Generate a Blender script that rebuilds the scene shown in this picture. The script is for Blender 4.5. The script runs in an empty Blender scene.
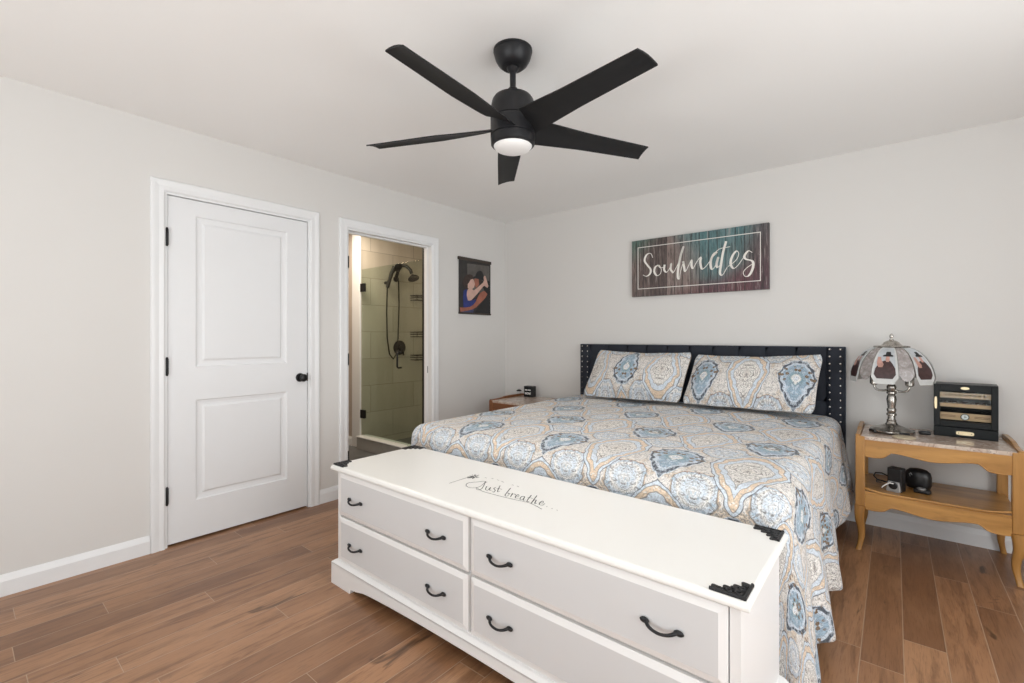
import bpy, bmesh, math, random
from mathutils import Vector, Matrix
PI = math.pi
random.seed(7)
SC = bpy.context.scene
COL = SC.collection

# ------------------------------------------------------------------ camera
cam_data = bpy.data.cameras.new('camera')
cam_data.sensor_fit = 'HORIZONTAL'
cam_data.sensor_width = 36.0
cam_data.lens = 463.45 / 1024 * 36
cam_data.shift_y = -4.35 / 1024
cam_data.clip_start = 0.05
cam = bpy.data.objects.new('camera', cam_data)
COL.objects.link(cam)
cam.location = (3.2303, -3.8014, 1.2144)
cam.rotation_euler = (PI / 2, 0, 0.6896)
SC.camera = cam

# ------------------------------------------------------------------ exposure and light
SC.view_settings.view_transform = 'Standard'
SC.view_settings.look = 'None'
SC.view_settings.gamma = 1.0
SC.view_settings.use_curve_mapping = False
SC.view_settings.exposure = -0.77

world = bpy.data.worlds.new('daylight')
SC.world = world
world.use_nodes = True
bg = world.node_tree.nodes['Background']
bg.inputs[0].default_value = (0.86, 0.93, 1.0, 1)
bg.inputs[1].default_value = 1.2

ROOM_X, ROOM_Y, ROOM_Z = 4.75, -5.3, 2.44
# window openings: right wall (along y) and rear wall (along x)
WIN_R = (-4.0, -1.6, 0.25, 2.15)
WIN_B = (1.2, 3.9, 0.25, 2.15)


def area_light(name, loc, rot, sx, sy, watts, col):
    d = bpy.data.lights.new(name, 'AREA')
    d.shape = 'RECTANGLE'
    d.size, d.size_y = sx, sy
    d.energy = watts
    d.color = col
    o = bpy.data.objects.new(name, d)
    COL.objects.link(o)
    o.location = loc
    o.rotation_euler = rot
    return o


# sky light and an added upward fill through each window that brightens the ceiling
area_light('window_sky_light', (ROOM_X + 0.35, sum(WIN_R[:2]) / 2, 1.35), (0, PI / 2, 0), 1.7, 2.4, 95, (0.98, 0.99, 1.0))
area_light('window_ceiling_fill', (ROOM_X + 0.50, sum(WIN_R[:2]) / 2, 0.25), (0, PI / 2 + 1.1, 0), 1.1, 2.4, 110, (1.0, 0.99, 0.97))
area_light('window_sky_light', (sum(WIN_B[:2]) / 2, ROOM_Y - 0.35, 1.35), (PI / 2, 0, 0), 2.7, 1.7, 48, (0.98, 0.99, 1.0))
area_light('window_ceiling_fill', (sum(WIN_B[:2]) / 2, ROOM_Y - 0.50, 0.25), (PI / 2 + 1.1, 0, 0), 2.7, 1.1, 170, (1.0, 0.99, 0.97))
area_light('bathroom_ceiling_light', (-1.0, -1.35, 2.40), (0, 0, 0), 0.6, 0.6, 36, (1.0, 0.86, 0.68))


# ------------------------------------------------------------------ node helper
class S:
    """a node socket with arithmetic"""
    def __init__(self, g, s):
        self.g, self.s = g, s

    def __add__(a, b): return a.g.m('ADD', a, b)
    def __radd__(a, b): return a.g.m('ADD', b, a)
    def __sub__(a, b): return a.g.m('SUBTRACT', a, b)
    def __rsub__(a, b): return a.g.m('SUBTRACT', b, a)
    def __mul__(a, b): return a.g.m('MULTIPLY', a, b)
    def __rmul__(a, b): return a.g.m('MULTIPLY', b, a)
    def __truediv__(a, b): return a.g.m('DIVIDE', a, b)


class G:
    def __init__(self, name):
        self.mat = bpy.data.materials.new(name)
        self.mat.use_nodes = True
        self.nt = self.mat.node_tree
        self.p = self.nt.nodes['Principled BSDF']

    def put(self, inp, v):
        if isinstance(v, S):
            self.nt.links.new(v.s, inp)
        elif isinstance(v, (tuple, list)) and len(v) == 3 and inp.type == 'RGBA':
            inp.default_value = (*v, 1)
        else:
            inp.default_value = v

    def m(self, op, *args):
        n = self.nt.nodes.new('ShaderNodeMath')
        n.operation = op
        for i, a in enumerate(args):
            self.put(n.inputs[i], a)
        return S(self, n.outputs[0])

    def coords(self, kind='Object'):
        n = self.nt.nodes.new('ShaderNodeTexCoord')
        return S(self, n.outputs[kind])

    def sep(self, v):
        n = self.nt.nodes.new('ShaderNodeSeparateXYZ')
        self.put(n.inputs[0], v)
        return [S(self, o) for o in n.outputs]

    def vec(self, x, y, z=0.0):
        n = self.nt.nodes.new('ShaderNodeCombineXYZ')
        for i, a in enumerate((x, y, z)):
            self.put(n.inputs[i], a)
        return S(self, n.outputs[0])

    def noise(self, v, scale=5, detail=3, rough=0.5, distort=0.0):
        n = self.nt.nodes.new('ShaderNodeTexNoise')
        self.put(n.inputs['Vector'], v)
        n.inputs['Scale'].default_value = scale
        n.inputs['Detail'].default_value = detail
        n.inputs['Roughness'].default_value = rough
        n.inputs['Distortion'].default_value = distort
        return S(self, n.outputs[0])

    def voronoi(self, v, scale=5, feature='F1', out='Distance', rnd=1.0):
        n = self.nt.nodes.new('ShaderNodeTexVoronoi')
        n.feature = feature
        self.put(n.inputs['Vector'], v)
        n.inputs['Scale'].default_value = scale
        n.inputs['Randomness'].default_value = rnd
        return S(self, n.outputs[out])

    def white(self, v, w=None):
        n = self.nt.nodes.new('ShaderNodeTexWhiteNoise')
        n.noise_dimensions = '3D'
        self.put(n.inputs['Vector'], v)
        return S(self, n.outputs['Value'])

    def ramp(self, f, stops, interp='LINEAR'):
        n = self.nt.nodes.new('ShaderNodeValToRGB')
        cr = n.color_ramp
        cr.interpolation = interp
        while len(cr.elements) < len(stops):
            cr.elements.new(0.5)
        for e, (p, c) in zip(cr.elements, sorted(stops, key=lambda q: q[0])):
            e.position = p
            e.color = (*c, 1)
        self.put(n.inputs[0], f)
        return S(self, n.outputs[0])

    def mix(self, f, a, b, blend='MIX'):
        n = self.nt.nodes.new('ShaderNodeMix')
        n.data_type = 'RGBA'
        n.blend_type = blend
        n.clamp_factor = True
        self.put(n.inputs[0], f)
        self.put(n.inputs[6], a)
        self.put(n.inputs[7], b)
        return S(self, n.outputs[2])

    def step(self, v, lo, hi):
        n = self.nt.nodes.new('ShaderNodeMapRange')
        n.interpolation_type = 'SMOOTHSTEP'
        self.put(n.inputs[0], v)
        n.inputs[1].default_value = lo
        n.inputs[2].default_value = hi
        return S(self, n.outputs[0])

    def bump(self, h, strength=0.2, dist=0.01):
        n = self.nt.nodes.new('ShaderNodeBump')
        n.inputs['Strength'].default_value = strength
        n.inputs['Distance'].default_value = dist
        self.put(n.inputs['Height'], h)
        self.put(self.p.inputs['Normal'], S(self, n.outputs[0]))

    def set(self, **kw):
        for k, v in kw.items():
            self.put(self.p.inputs[k.replace('_', ' ')], v)
        return self


MATS = {}


def plain(name, col, rough=0.5, metal=0.0, var=0.05, scale=14, bump=0.0, spec=None, coat=0.0):
    """a colour with a faint procedural mottling in tone and gloss"""
    if name in MATS:
        return MATS[name]
    g = G(name)
    v = g.coords()
    n = g.noise(v, scale, 4, 0.6)
    a = tuple(max(0, c * (1 - var)) for c in col)
    b = tuple(min(1, c * (1 + var)) for c in col)
    g.set(Base_Color=g.ramp(n, [(0.3, a), (0.7, b)]), Roughness=g.m('ADD', g.m('MULTIPLY', n, min(0.08, var * 2)), rough - min(0.04, var)), Metallic=metal)
    if spec is not None:
        g.p.inputs['Specular IOR Level'].default_value = spec
    if coat:
        g.p.inputs['Coat Weight'].default_value = coat
        g.p.inputs['Coat Roughness'].default_value = 0.12
    if bump:
        g.bump(g.noise(v, scale * 12, 3), bump, 0.002)
    MATS[name] = g.mat
    return g.mat


def wall_paint(name, col, rough=0.75):
    g = G(name)
    v = g.coords()
    n = g.noise(v, 1.3, 2)
    g.set(Base_Color=g.ramp(n, [(0.3, tuple(c * 0.985 for c in col)), (0.7, col)]), Roughness=rough)
    g.bump(g.noise(v, 160, 2), 0.05, 0.002)
    MATS[name] = g.mat
    return g.mat


def floor_wood():
    g = G('hickory_planks')
    x, y, z = g.sep(g.coords())
    W = 0.1283
    px = (x - 3.13) / W + 400.0
    row = g.m('FLOOR', px)
    fx = g.m('FRACT', px)
    r1 = g.white(g.vec(row, 3.7, 1.1))
    py = (y + r1 * 5.3) / 1.15 + 200.0
    cell = g.m('FLOOR', py)
    fy = g.m('FRACT', py)
    rv = g.white(g.vec(row, cell, 7.3))
    rv2 = g.white(g.vec(row, cell, 21.9))
    gv = g.vec(x * 26.0 + rv * 60.0, y * 2.4 + rv2 * 31.0, rv * 9.0)
    grain = g.noise(gv, 1.0, 6, 0.65, 0.6)
    fine = g.noise(g.vec(x * 240.0, y * 14.0 + rv2 * 40.0, rv * 5.0), 1.0, 3, 0.6)
    blotch = g.noise(g.vec(x * 6.0 + rv * 17.0, y * 2.0, rv2 * 11.0), 1.0, 3, 0.55)
    base = g.ramp(rv, [(0.0, (0.232, 0.111, 0.054)), (0.35, (0.320, 0.159, 0.078)), (0.7, (0.378, 0.192, 0.096)), (1.0, (0.436, 0.231, 0.120))])
    c = g.mix(g.step(grain, 0.44, 0.66) * 0.75, base, (0.168, 0.078, 0.038))
    c = g.mix(g.step(blotch, 0.5, 0.8) * 0.40, c, (0.522, 0.288, 0.152))
    c = g.mix(g.step(fine, 0.5, 0.72) * 0.45, c, (0.139, 0.063, 0.032))
    knot = g.noise(g.vec(x * 9.0 + rv * 41.0, y * 3.2 + rv2 * 13.0, 3.0), 1.0, 4, 0.6, 1.0)
    c = g.mix(g.step(knot, 0.64, 0.74) * 0.75, c, (0.043, 0.022, 0.012))
    ex = g.m('MINIMUM', fx, 1.0 - fx) * W
    ey = g.m('MINIMUM', fy, 1.0 - fy) * 1.15
    e = g.m('MINIMUM', ex, ey)
    gap = 1.0 - g.step(e, 0.0007, 0.0020)
    c = g.mix(gap * 0.75, c, (0.464, 0.329, 0.228))  # pale tint on the joints paints in the glint off the plank bevels
    g.set(Base_Color=c, Roughness=0.26 + fine * 0.16)
    g.p.inputs['Specular IOR Level'].default_value = 0.6
    g.bump(g.step(e, 0.0, 0.003) * 0.6 + fine * 0.12 + grain * 0.25, 0.30, 0.003)
    MATS['floor'] = g.mat
    return g.mat


def fruitwood(name, dark, light, axis=0, rough=0.3):
    g = G(name)
    x, y, z = g.sep(g.coords())
    k = [14.0, 14.0, 14.0]
    k[axis] = 1.6
    n = g.noise(g.vec(x * k[0], y * k[1], z * k[2]), 1.0, 5, 0.6, 0.7)
    f = g.noise(g.vec(x * k[0] * 9, y * k[1] * 9, z * k[2] * 3), 1.0, 2, 0.6)
    c = g.ramp(n, [(0.28, dark), (0.72, light)])
    c = g.mix(g.step(f, 0.55, 0.8) * 0.3, c, tuple(v * 0.55 for v in dark))
    g.set(Base_Color=c, Roughness=rough + f * 0.12)
    g.p.inputs['Coat Weight'].default_value = 0.3
    g.p.inputs['Coat Roughness'].default_value = 0.15
    MATS[name] = g.mat
    return g.mat


def marble():
    g = G('rose_marble')
    v = g.coords()
    n = g.noise(v, 14, 6, 0.65, 1.2)
    sp = g.voronoi(v, 55, 'F1')
    vein = g.m('ABSOLUTE', g.noise(v, 5, 5, 0.6, 2.0) - 0.5)
    c = g.ramp(n, [(0.3, (0.40, 0.27, 0.21)), (0.5, (0.60, 0.49, 0.41)), (0.7, (0.72, 0.64, 0.56))])
    c = g.mix((1.0 - g.step(vein, 0.0, 0.03)) * 0.5, c, (0.30, 0.18, 0.13))
    c = g.mix((1.0 - g.step(sp, 0.08, 0.22)) * 0.7, c, (0.16, 0.10, 0.08))
    g.set(Base_Color=c, Roughness=0.16)
    MATS['marble'] = g.mat
    return g.mat


def damask(name, A=0.58, B=0.90, ox=0.0, oy=0.0, flip=1.0, fine=1.0):
    """half-drop damask from UV in metres: cream scrolled ogees, blue spade-tipped palmettes with brown flowers, pale kidney lobes, peach beaded bands"""
    g = G(name)
    u, v, _ = g.sep(g.coords('UV'))
    x = u - ox
    y = (v - oy) * flip
    AB = lambda s: g.m('ABSOLUTE', s)
    MN = lambda a, b: g.m('MINIMUM', a, b)
    MX = lambda a, b: g.m('MAXIMUM', a, b)

    def wrap(s, per, c0):
        q = (s - c0) / per
        return (q - g.m('FLOOR', q + 0.5)) * per
    xm = g.m('PINGPONG', x, A / 4)
    orn = g.vec(xm, y, 0.0)
    wob = g.noise(orn, 10.0, 2) - 0.5
    scal = g.voronoi(orn, 26.0, 'SMOOTH_F1') - 0.4

    def metric(cx, cy, rx, up, dn, pu, pd):
        lx, ly = AB(wrap(x, A, cx)) / rx, wrap(y, B, cy)
        neg = g.m('LESS_THAN', ly, 0.0)
        p = neg * (pd - pu) + pu
        ry = neg * (dn - up) + up
        m = g.m('POWER', g.m('POWER', lx, p) + g.m('POWER', AB(ly) / ry, p), 1.0 / p if False else g.m('DIVIDE', 1.0, p))
        return m, ly
    c1, _a = metric(0.0, 0.0, 0.150, 0.25, 0.30, 1.7, 1.05)
    c2, _b = metric(A / 2, B / 2, 0.150, 0.25, 0.30, 1.7, 1.05)
    b1, l1 = metric(A / 2, 0.0, 0.118, 0.165, 0.205, 2.0, 1.25)
    b2, l2 = metric(0.0, B / 2, 0.118, 0.165, 0.205, 2.0, 1.25)
    cream = MN(c1, c2) + wob * 0.30 + scal * 0.10
    blue = MN(b1, b2) + wob * 0.34 + scal * 0.16
    ly = g.mix(g.m('LESS_THAN', b1, b2), l2, l1)
    ly = g.sep(ly)[0]
    kx, ky = wrap(x, A / 2, A / 4), wrap(y, B / 2, B / 4)
    kid = g.m('SQRT', kx * kx * (1 / 0.105 ** 2) + ky * ky * (1 / 0.115 ** 2)) + wob * 0.5 + scal * 0.15
    # line work: contour lines of mirrored noise read as scrolls
    n1 = g.noise(orn, 17.0 * fine, 3, 0.5, 1.3)
    line1 = 1.0 - g.step(AB(g.m('FRACT', n1 * 8.0) - 0.5), 0.06, 0.17)
    n2 = g.noise(g.vec(xm + 3.1, y + 1.7, 0.0), 34.0 * fine, 2, 0.5, 1.6)
    line2 = 1.0 - g.step(AB(g.m('FRACT', n2 * 6.0) - 0.5), 0.07, 0.18)
    vd = g.voronoi(orn, 34.0 * fine, 'F1')
    pet = g.noise(orn, 80.0 * fine, 2)
    flower = 1.0 - g.step(vd + pet * 0.35, 0.46, 0.56)
    eye = 1.0 - g.step(vd, 0.08, 0.15)
    bead = 1.0 - g.step(g.voronoi(g.vec(xm + 9.0, y, 0.0), 70.0 * fine, 'F1'), 0.20, 0.32)
    leaf = g.noise(g.vec(xm * 1.0, y * 0.6, 4.0), 42.0 * fine, 3, 0.6, 0.8)
    IVORY, CREAM, PALE, PEACH, SLATE = (0.90, 0.87, 0.83), (0.84, 0.79, 0.73), (0.68, 0.75, 0.83), (0.78, 0.62, 0.47), (0.075, 0.085, 0.105)
    BLUE, TEAL, BROWN, GREY = (0.36, 0.48, 0.59), (0.25, 0.39, 0.45), (0.19, 0.12, 0.065), (0.24, 0.225, 0.215)
    # ground: peach-cream with beads and sprigs
    c = g.mix(bead * 0.8, (0.76, 0.64, 0.52), IVORY)
    c = g.mix(line2 * 0.55, c, GREY)
    wash = g.noise(orn, 9.0, 2)
    c = g.mix(g.step(wash, 0.40, 0.52) * 0.9, c, (0.80, 0.77, 0.74))
    c = g.mix(line1 * 0.6, c, (0.20, 0.20, 0.21))
    c = g.mix(eye * 0.7, c, BROWN)
    # kidney lobes
    kc = g.ramp(kid, [(0.0, IVORY), (0.40, PALE), (0.60, IVORY), (0.72, PALE), (0.83, PALE), (0.86, GREY), (0.90, PEACH)], 'LINEAR')
    kc = g.mix(line1 * 0.75, kc, GREY)
    kc = g.mix(line2 * 0.35, kc, GREY)
    kc = g.mix(g.step(leaf, 0.58, 0.64) * 0.7, kc, BLUE)
    kc = g.mix(eye * 0.9, kc, (0.30, 0.12, 0.07))
    c = g.mix(1.0 - g.step(kid, 0.90, 0.94), c, kc)
    # cream ogees
    cc = g.ramp(cream, [(0.0, GREY), (0.10, CREAM), (0.22, IVORY), (0.56, IVORY), (0.58, GREY), (0.60, PALE), (0.72, PALE), (0.735, GREY), (0.75, PEACH), (0.86, PEACH), (0.875, GREY), (0.90, PALE), (0.96, PALE), (0.975, SLATE)])
    cin = 1.0 - g.step(cream, 0.54, 0.58)
    cc = g.mix(line1 * (cin * 0.60 + 0.28), cc, GREY)
    cc = g.mix(line2 * cin * 0.5, cc, (0.28, 0.25, 0.23))
    cc = g.mix(g.step(leaf, 0.60, 0.66) * cin * 0.7, cc, (0.40, 0.36, 0.33))
    cband = g.step(cream, 0.74, 0.76) * (1.0 - g.step(cream, 0.85, 0.87))
    cc = g.mix(bead * cband * 0.85, cc, IVORY)
    cc = g.mix(eye * cin * 0.7, cc, BROWN)
    c = g.mix(1.0 - g.step(cream, 0.975, 1.0), c, cc)
    # blue palmettes
    bc = g.ramp(blue, [(0.0, PALE), (0.20, IVORY), (0.28, TEAL), (0.45, BLUE), (0.66, BLUE), (0.70, PALE), (0.78, PALE), (0.81, SLATE), (0.90, SLATE), (0.93, PALE)])
    bc = g.mix(g.step(leaf, 0.52, 0.60) * 0.65, bc, PALE)
    bc = g.mix(line2 * 0.65, bc, (0.13, 0.17, 0.21))
    up = g.step(ly, -0.03, 0.0) * (1.0 - g.step(ly, 0.075, 0.11))
    bc = g.mix(flower * up * 0.95, bc, BROWN)
    bc = g.mix(eye * up, bc, IVORY)
    c = g.mix(1.0 - g.step(blue, 0.93, 0.97), c, bc)
    # brown flower clusters spill a little past the palmette
    spill = (1.0 - g.step(blue, 1.10, 1.25)) * up
    c = g.mix(flower * spill * 0.8, c, BROWN)
    c = g.mix(g.step(g.noise(g.vec(x, y, 0.0), 140.0, 2), 0.54, 0.62) * 0.42, c, (0.26, 0.26, 0.27))
    g.set(Base_Color=c, Roughness=0.9)
    g.p.inputs['Specular IOR Level'].default_value = 0.15
    g.p.inputs['Sheen Weight'].default_value = 0.15
    q = g.noise(g.vec(x, y, 0.0), 55.0, 2, 0.5, 0.6)
    quilt = AB(g.m('FRACT', g.noise(g.vec(x, y, 0.0), 13.0, 1) * 6.0) - 0.5)
    g.bump(g.step(quilt, 0.0, 0.25) * 0.7 + q * 0.6, 0.6, 0.008)
    MATS[name] = g.mat
    return g.mat


def tile_wall():
    g = G('shower_tile')
    x, y, z = g.sep(g.coords())
    h = x + y
    r = z / 0.30 + 50.0 - 0.25
    row = g.m('FLOOR', r)
    c0 = h / 0.60 + 50.0 + g.m('MODULO', row, 2.0) * 0.5
    fr, fc = g.m('FRACT', r), g.m('FRACT', c0)
    e = g.m('MINIMUM', g.m('MINIMUM', fr, 1.0 - fr) * 0.30, g.m('MINIMUM', fc, 1.0 - fc) * 0.60)
    n = g.noise(g.vec(x * 9.0, y * 9.0, z * 1.5), 1.0, 4, 0.6)
    rnd = g.white(g.vec(row, g.m('FLOOR', c0), 2.0))
    c = g.ramp(n * 0.7 + rnd * 0.3, [(0.3, (0.58, 0.52, 0.43)), (0.7, (0.70, 0.64, 0.55))])
    c = g.mix(1.0 - g.step(e, 0.0015, 0.003), c, (0.33, 0.29, 0.24))
    g.set(Base_Color=c, Roughness=0.3)
    MATS['tile'] = g.mat
    return g.mat


def grey_tile():
    g = G('bathroom_floor_tile')
    x, y, z = g.sep(g.coords())
    fx, fy = g.m('FRACT', x / 0.3 + 20.0), g.m('FRACT', y / 0.6 + 20.0)
    e = g.m('MINIMUM', g.m('MINIMUM', fx, 1.0 - fx) * 0.3, g.m('MINIMUM', fy, 1.0 - fy) * 0.6)
    n = g.noise(g.vec(x, y, z), 6, 4)
    c = g.ramp(n, [(0.3, (0.10, 0.10, 0.102)), (0.7, (0.15, 0.15, 0.15))])
    c = g.mix(1.0 - g.step(e, 0.001, 0.003), c, (0.14, 0.13, 0.12))
    g.set(Base_Color=c, Roughness=0.4)
    MATS['gfloor'] = g.mat
    return g.mat


def sign_print():
    """weathered boards in teal, grey, rust and wine, as printed on the canvas"""
    g = G('weathered_board_print')
    x, y, z = g.sep(g.coords())
    px = x / 0.066 + g.noise(g.vec(x * 3.0, 0.0, 0.0), 1.0, 1) * 0.8
    row = g.m('FLOOR', px)
    fx = g.m('FRACT', px)
    r = g.white(g.vec(row, 1.0, 4.0))
    streak = g.noise(g.vec(x * 70.0 + r * 30.0, z * 7.0, r * 8.0), 1.0, 6, 0.72)
    big = g.noise(g.vec(x * 2.2 + 4.3, z * 2.5 + 1.0, 0.0), 1.0, 2)
    c = g.ramp(r, [(0.0, (0.060, 0.043, 0.040)), (0.3, (0.15, 0.11, 0.10)), (0.6, (0.26, 0.20, 0.18)), (1.0, (0.12, 0.06, 0.055))])
    tealm = g.step(1.0 - g.m('ABSOLUTE', x - 0.18) * 2.2 + z * 1.2 + big * 0.5, 0.55, 1.25)
    c = g.mix(tealm * 0.7, c, (0.085, 0.25, 0.27))
    tl = g.step(z * 2.0 - x * 1.6 + big * 0.4, 1.0, 1.5)
    c = g.mix(tl * 0.6, c, (0.06, 0.20, 0.16))
    red = g.step(x * 1.0 - z * 3.2 + big * 0.5, 0.62, 1.15)
    c = g.mix(red * 0.75, c, (0.12, 0.025, 0.04))
    c = g.mix(g.step(x, 0.32, 0.5) * 0.6, c, (0.075, 0.05, 0.065))
    c = g.mix(g.step(streak, 0.52, 0.70) * 0.65, c, (0.42, 0.38, 0.36))
    c = g.mix((1.0 - g.step(streak, 0.36, 0.50)) * 0.75, c, (0.025, 0.025, 0.025))
    e = g.m('MINIMUM', fx, 1.0 - fx)
    c = g.mix((1.0 - g.step(e, 0.02, 0.07)) * 0.8, c, (0.02, 0.018, 0.018))
    g.set(Base_Color=c, Roughness=0.55)
    MATS['sign'] = g.mat
    return g.mat


def glass(name, tint=(0.90, 0.95, 0.92), refl=0.06, rough=0.02):
    g = G(name)
    nt = g.nt
    tr = nt.nodes.new('ShaderNodeBsdfTransparent')
    gl = nt.nodes.new('ShaderNodeBsdfGlossy')
    mx = nt.nodes.new('ShaderNodeMixShader')
    mx.inputs[0].default_value = refl
    n = g.noise(g.coords(), 3.0, 2)
    tr.inputs[0].default_value = (*tint, 1)
    tc = g.mix(n * 0.3, tint, tuple(min(1, c * 1.03) for c in tint))
    g.put(tr.inputs[0], tc)
    gl.inputs['Roughness'].default_value = rough
    nt.links.new(tr.outputs[0], mx.inputs[1])
    nt.links.new(gl.outputs[0], mx.inputs[2])
    nt.links.new(mx.outputs[0], nt.nodes['Material Output'].inputs[0])
    MATS[name] = g.mat
    return g.mat


def lit(name, col, strength):
    g = G(name)
    n = g.noise(g.coords(), 4, 2)
    g.set(Base_Color=g.ramp(n, [(0.3, tuple(c * 0.97 for c in col)), (0.7, col)]), Roughness=0.4, Emission_Color=col, Emission_Strength=strength)
    MATS[name] = g.mat
    return g.mat


def velvet():
    g = G('navy_velvet')
    v = g.coords()
    n = g.noise(v, 9, 4, 0.6)
    g.set(Base_Color=g.ramp(n, [(0.3, (0.008, 0.011, 0.020)), (0.7, (0.016, 0.021, 0.034))]), Roughness=0.75)
    g.p.inputs['Sheen Weight'].default_value = 0.55
    g.p.inputs['Sheen Roughness'].default_value = 0.4
    g.p.inputs['Sheen Tint'].default_value = (0.25, 0.32, 0.45, 1)
    g.bump(g.noise(v, 300, 2), 0.15, 0.002)
    MATS['velvet'] = g.mat
    return g.mat


def drape_print(name):
    """pale translucent-looking swirled lamp glass"""
    g = G(name)
    v = g.coords()
    n = g.noise(v, 28, 4, 0.6, 1.5)
    g.set(Base_Color=g.ramp(n, [(0.3, (0.28, 0.25, 0.24)), (0.55, (0.42, 0.38, 0.37)), (0.75, (0.62, 0.62, 0.62))]), Roughness=0.25)
    g.p.inputs['Transmission Weight'].default_value = 0.15
    MATS[name] = g.mat
    return g.mat


WALL = wall_paint('wall_paint', (0.745, 0.73, 0.71))
CEIL = wall_paint('ceiling_paint', (0.93, 0.922, 0.91), 0.9)
TRIM = plain('white_trim', (0.86, 0.87, 0.88), 0.35, var=0.01, scale=3)
DOORM = plain('white_door', (0.84, 0.85, 0.865), 0.38, var=0.01, scale=3)
FLOOR = floor_wood()
BLACK = plain('matte_black_metal', (0.012, 0.012, 0.013), 0.38, 0.3, var=0.2)
FANB = plain('fan_black', (0.013, 0.013, 0.015), 0.40, 0.0, var=0.2, spec=0.35)
BLADE = plain('fan_blade_black', (0.013, 0.013, 0.014), 0.5, 0.0, var=0.2, scale=6, bump=0.1, spec=0.25)
FANW = lit('fan_light_glass', (0.80, 0.79, 0.78), 0.16)
DRESS = plain('white_lacquer', (0.86, 0.85, 0.84), 0.36, var=0.003, scale=2)
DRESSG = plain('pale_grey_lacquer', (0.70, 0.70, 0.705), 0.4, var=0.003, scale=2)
DTOP = plain('cream_top_lacquer', (0.88, 0.87, 0.84), 0.33, var=0.003, scale=2)
IRON = plain('black_iron', (0.022, 0.022, 0.024), 0.45, 0.4, var=0.3, scale=60, bump=0.3)
INK = plain('dark_decal', (0.045, 0.045, 0.048), 0.6, var=0.1)
INKG = plain('grey_decal', (0.30, 0.29, 0.28), 0.6, var=0.1)
FRUIT = fruitwood('honey_fruitwood', (0.33, 0.150, 0.036), (0.58, 0.305, 0.088), 0)
FRUITV = fruitwood('honey_fruitwood_upright', (0.33, 0.150, 0.036), (0.58, 0.305, 0.088), 2)
CHERRY = fruitwood('cherry_fruitwood', (0.17, 0.060, 0.020), (0.30, 0.115, 0.04), 0)
CHERRYV = fruitwood('cherry_fruitwood_upright', (0.17, 0.060, 0.020), (0.30, 0.115, 0.04), 2)
MARBLE = marble()
TILE = tile_wall()
GFLOOR = grey_tile()
SIGN = sign_print()
VELVET = velvet()
CHROME = plain('nickel', (0.62, 0.60, 0.57), 0.22, 1.0, var=0.06)
PEWTER = plain('antique_pewter', (0.40, 0.38, 0.35), 0.24, 0.95, var=0.45, scale=34)
SHGLASS = glass('shower_glass', (0.86, 0.90, 0.86))
PANE = glass('window_pane', (0.97, 0.98, 0.98))
CLEAR = glass('clear_glass', (0.93, 0.95, 0.95), 0.004)
QUILT = damask('quilt_damask', A=0.56, ox=0.08, oy=-1.72)
SHAM_A = damask('sham_damask', A=0.62, B=0.88, ox=0.0, oy=-0.01, flip=1.0)
SHAM_B = damask('sham_damask_turned', A=0.62, B=0.88, ox=0.26, oy=0.03, flip=-1.0)
CREAMP = plain('white_sign_paint', (0.85, 0.83, 0.78), 0.5, var=0.04)
HUMB = plain('black_lacquer', (0.010, 0.012, 0.013), 0.35, 0.0, var=0.15, spec=0.18)
CURB = plain('grey_curb_stone', (0.40, 0.39, 0.375), 0.4, var=0.1)
CEDAR = fruitwood('spanish_cedar', (0.50, 0.31, 0.16), (0.66, 0.44, 0.25), 0, 0.5)
BRASS = plain('pale_brass', (0.66, 0.55, 0.36), 0.32, 0.8, var=0.08)
CIGAR = plain('cigar_leaf', (0.10, 0.045, 0.022), 0.7, var=0.3, scale=60)
WHITEP = plain('white_plastic', (0.82, 0.82, 0.80), 0.4, var=0.02)
BLACKP = plain('black_plastic', (0.014, 0.014, 0.015), 0.35, var=0.2)
SHADEG = plain('frosted_shade_border', (0.60, 0.61, 0.60), 0.3, var=0.08, scale=40)
SHADEC = drape_print('swirled_shade_glass')
SKY_P = plain('print_pale_blue', (0.50, 0.53, 0.56), 0.3, var=0.12, scale=40)
WINE = plain('print_wine_brown', (0.050, 0.022, 0.022), 0.3, var=0.4, scale=60)
SKIN_P = plain('print_skin', (0.50, 0.28, 0.23), 0.4, var=0.2, scale=40)
SKIN_L = plain('print_pale_skin', (0.62, 0.40, 0.33), 0.5, var=0.1, scale=20)
SKIN_R = plain('print_ruddy_skin', (0.36, 0.13, 0.085), 0.5, var=0.2, scale=20)
HAT_P = plain('print_black', (0.012, 0.012, 0.014), 0.5, var=0.3, scale=30)
HAIR_P = plain('print_dark_brown', (0.040, 0.024, 0.020), 0.5, var=0.4, scale=40)
DARK_P = plain('print_charcoal', (0.030, 0.028, 0.027), 0.5, var=0.3, scale=16)
GREY_P = plain('print_warm_grey', (0.11, 0.100, 0.092), 0.5, var=0.3, scale=10)
BLUE_P = plain('print_royal_blue', (0.022, 0.036, 0.19), 0.5, var=0.2, scale=20)
DENIM_P = plain('print_denim', (0.05, 0.06, 0.14), 0.5, var=0.3, scale=30)
WALNUT = fruitwood('dark_hanger_wood', (0.028, 0.020, 0.015), (0.06, 0.044, 0.034), 1, 0.5)
SILVERP = plain('silver_plastic', (0.42, 0.42, 0.42), 0.35, 0.5, var=0.06)
MATT = plain('mattress_ticking', (0.7, 0.7, 0.68), 0.9, var=0.03)
BEIGE = wall_paint('bathroom_paint', (0.52, 0.45, 0.40))
COASTER = plain('cork_disc', (0.56, 0.47, 0.34), 0.6, var=0.08, scale=60)


# ------------------------------------------------------------------ mesh helper
OFF = {}


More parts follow.
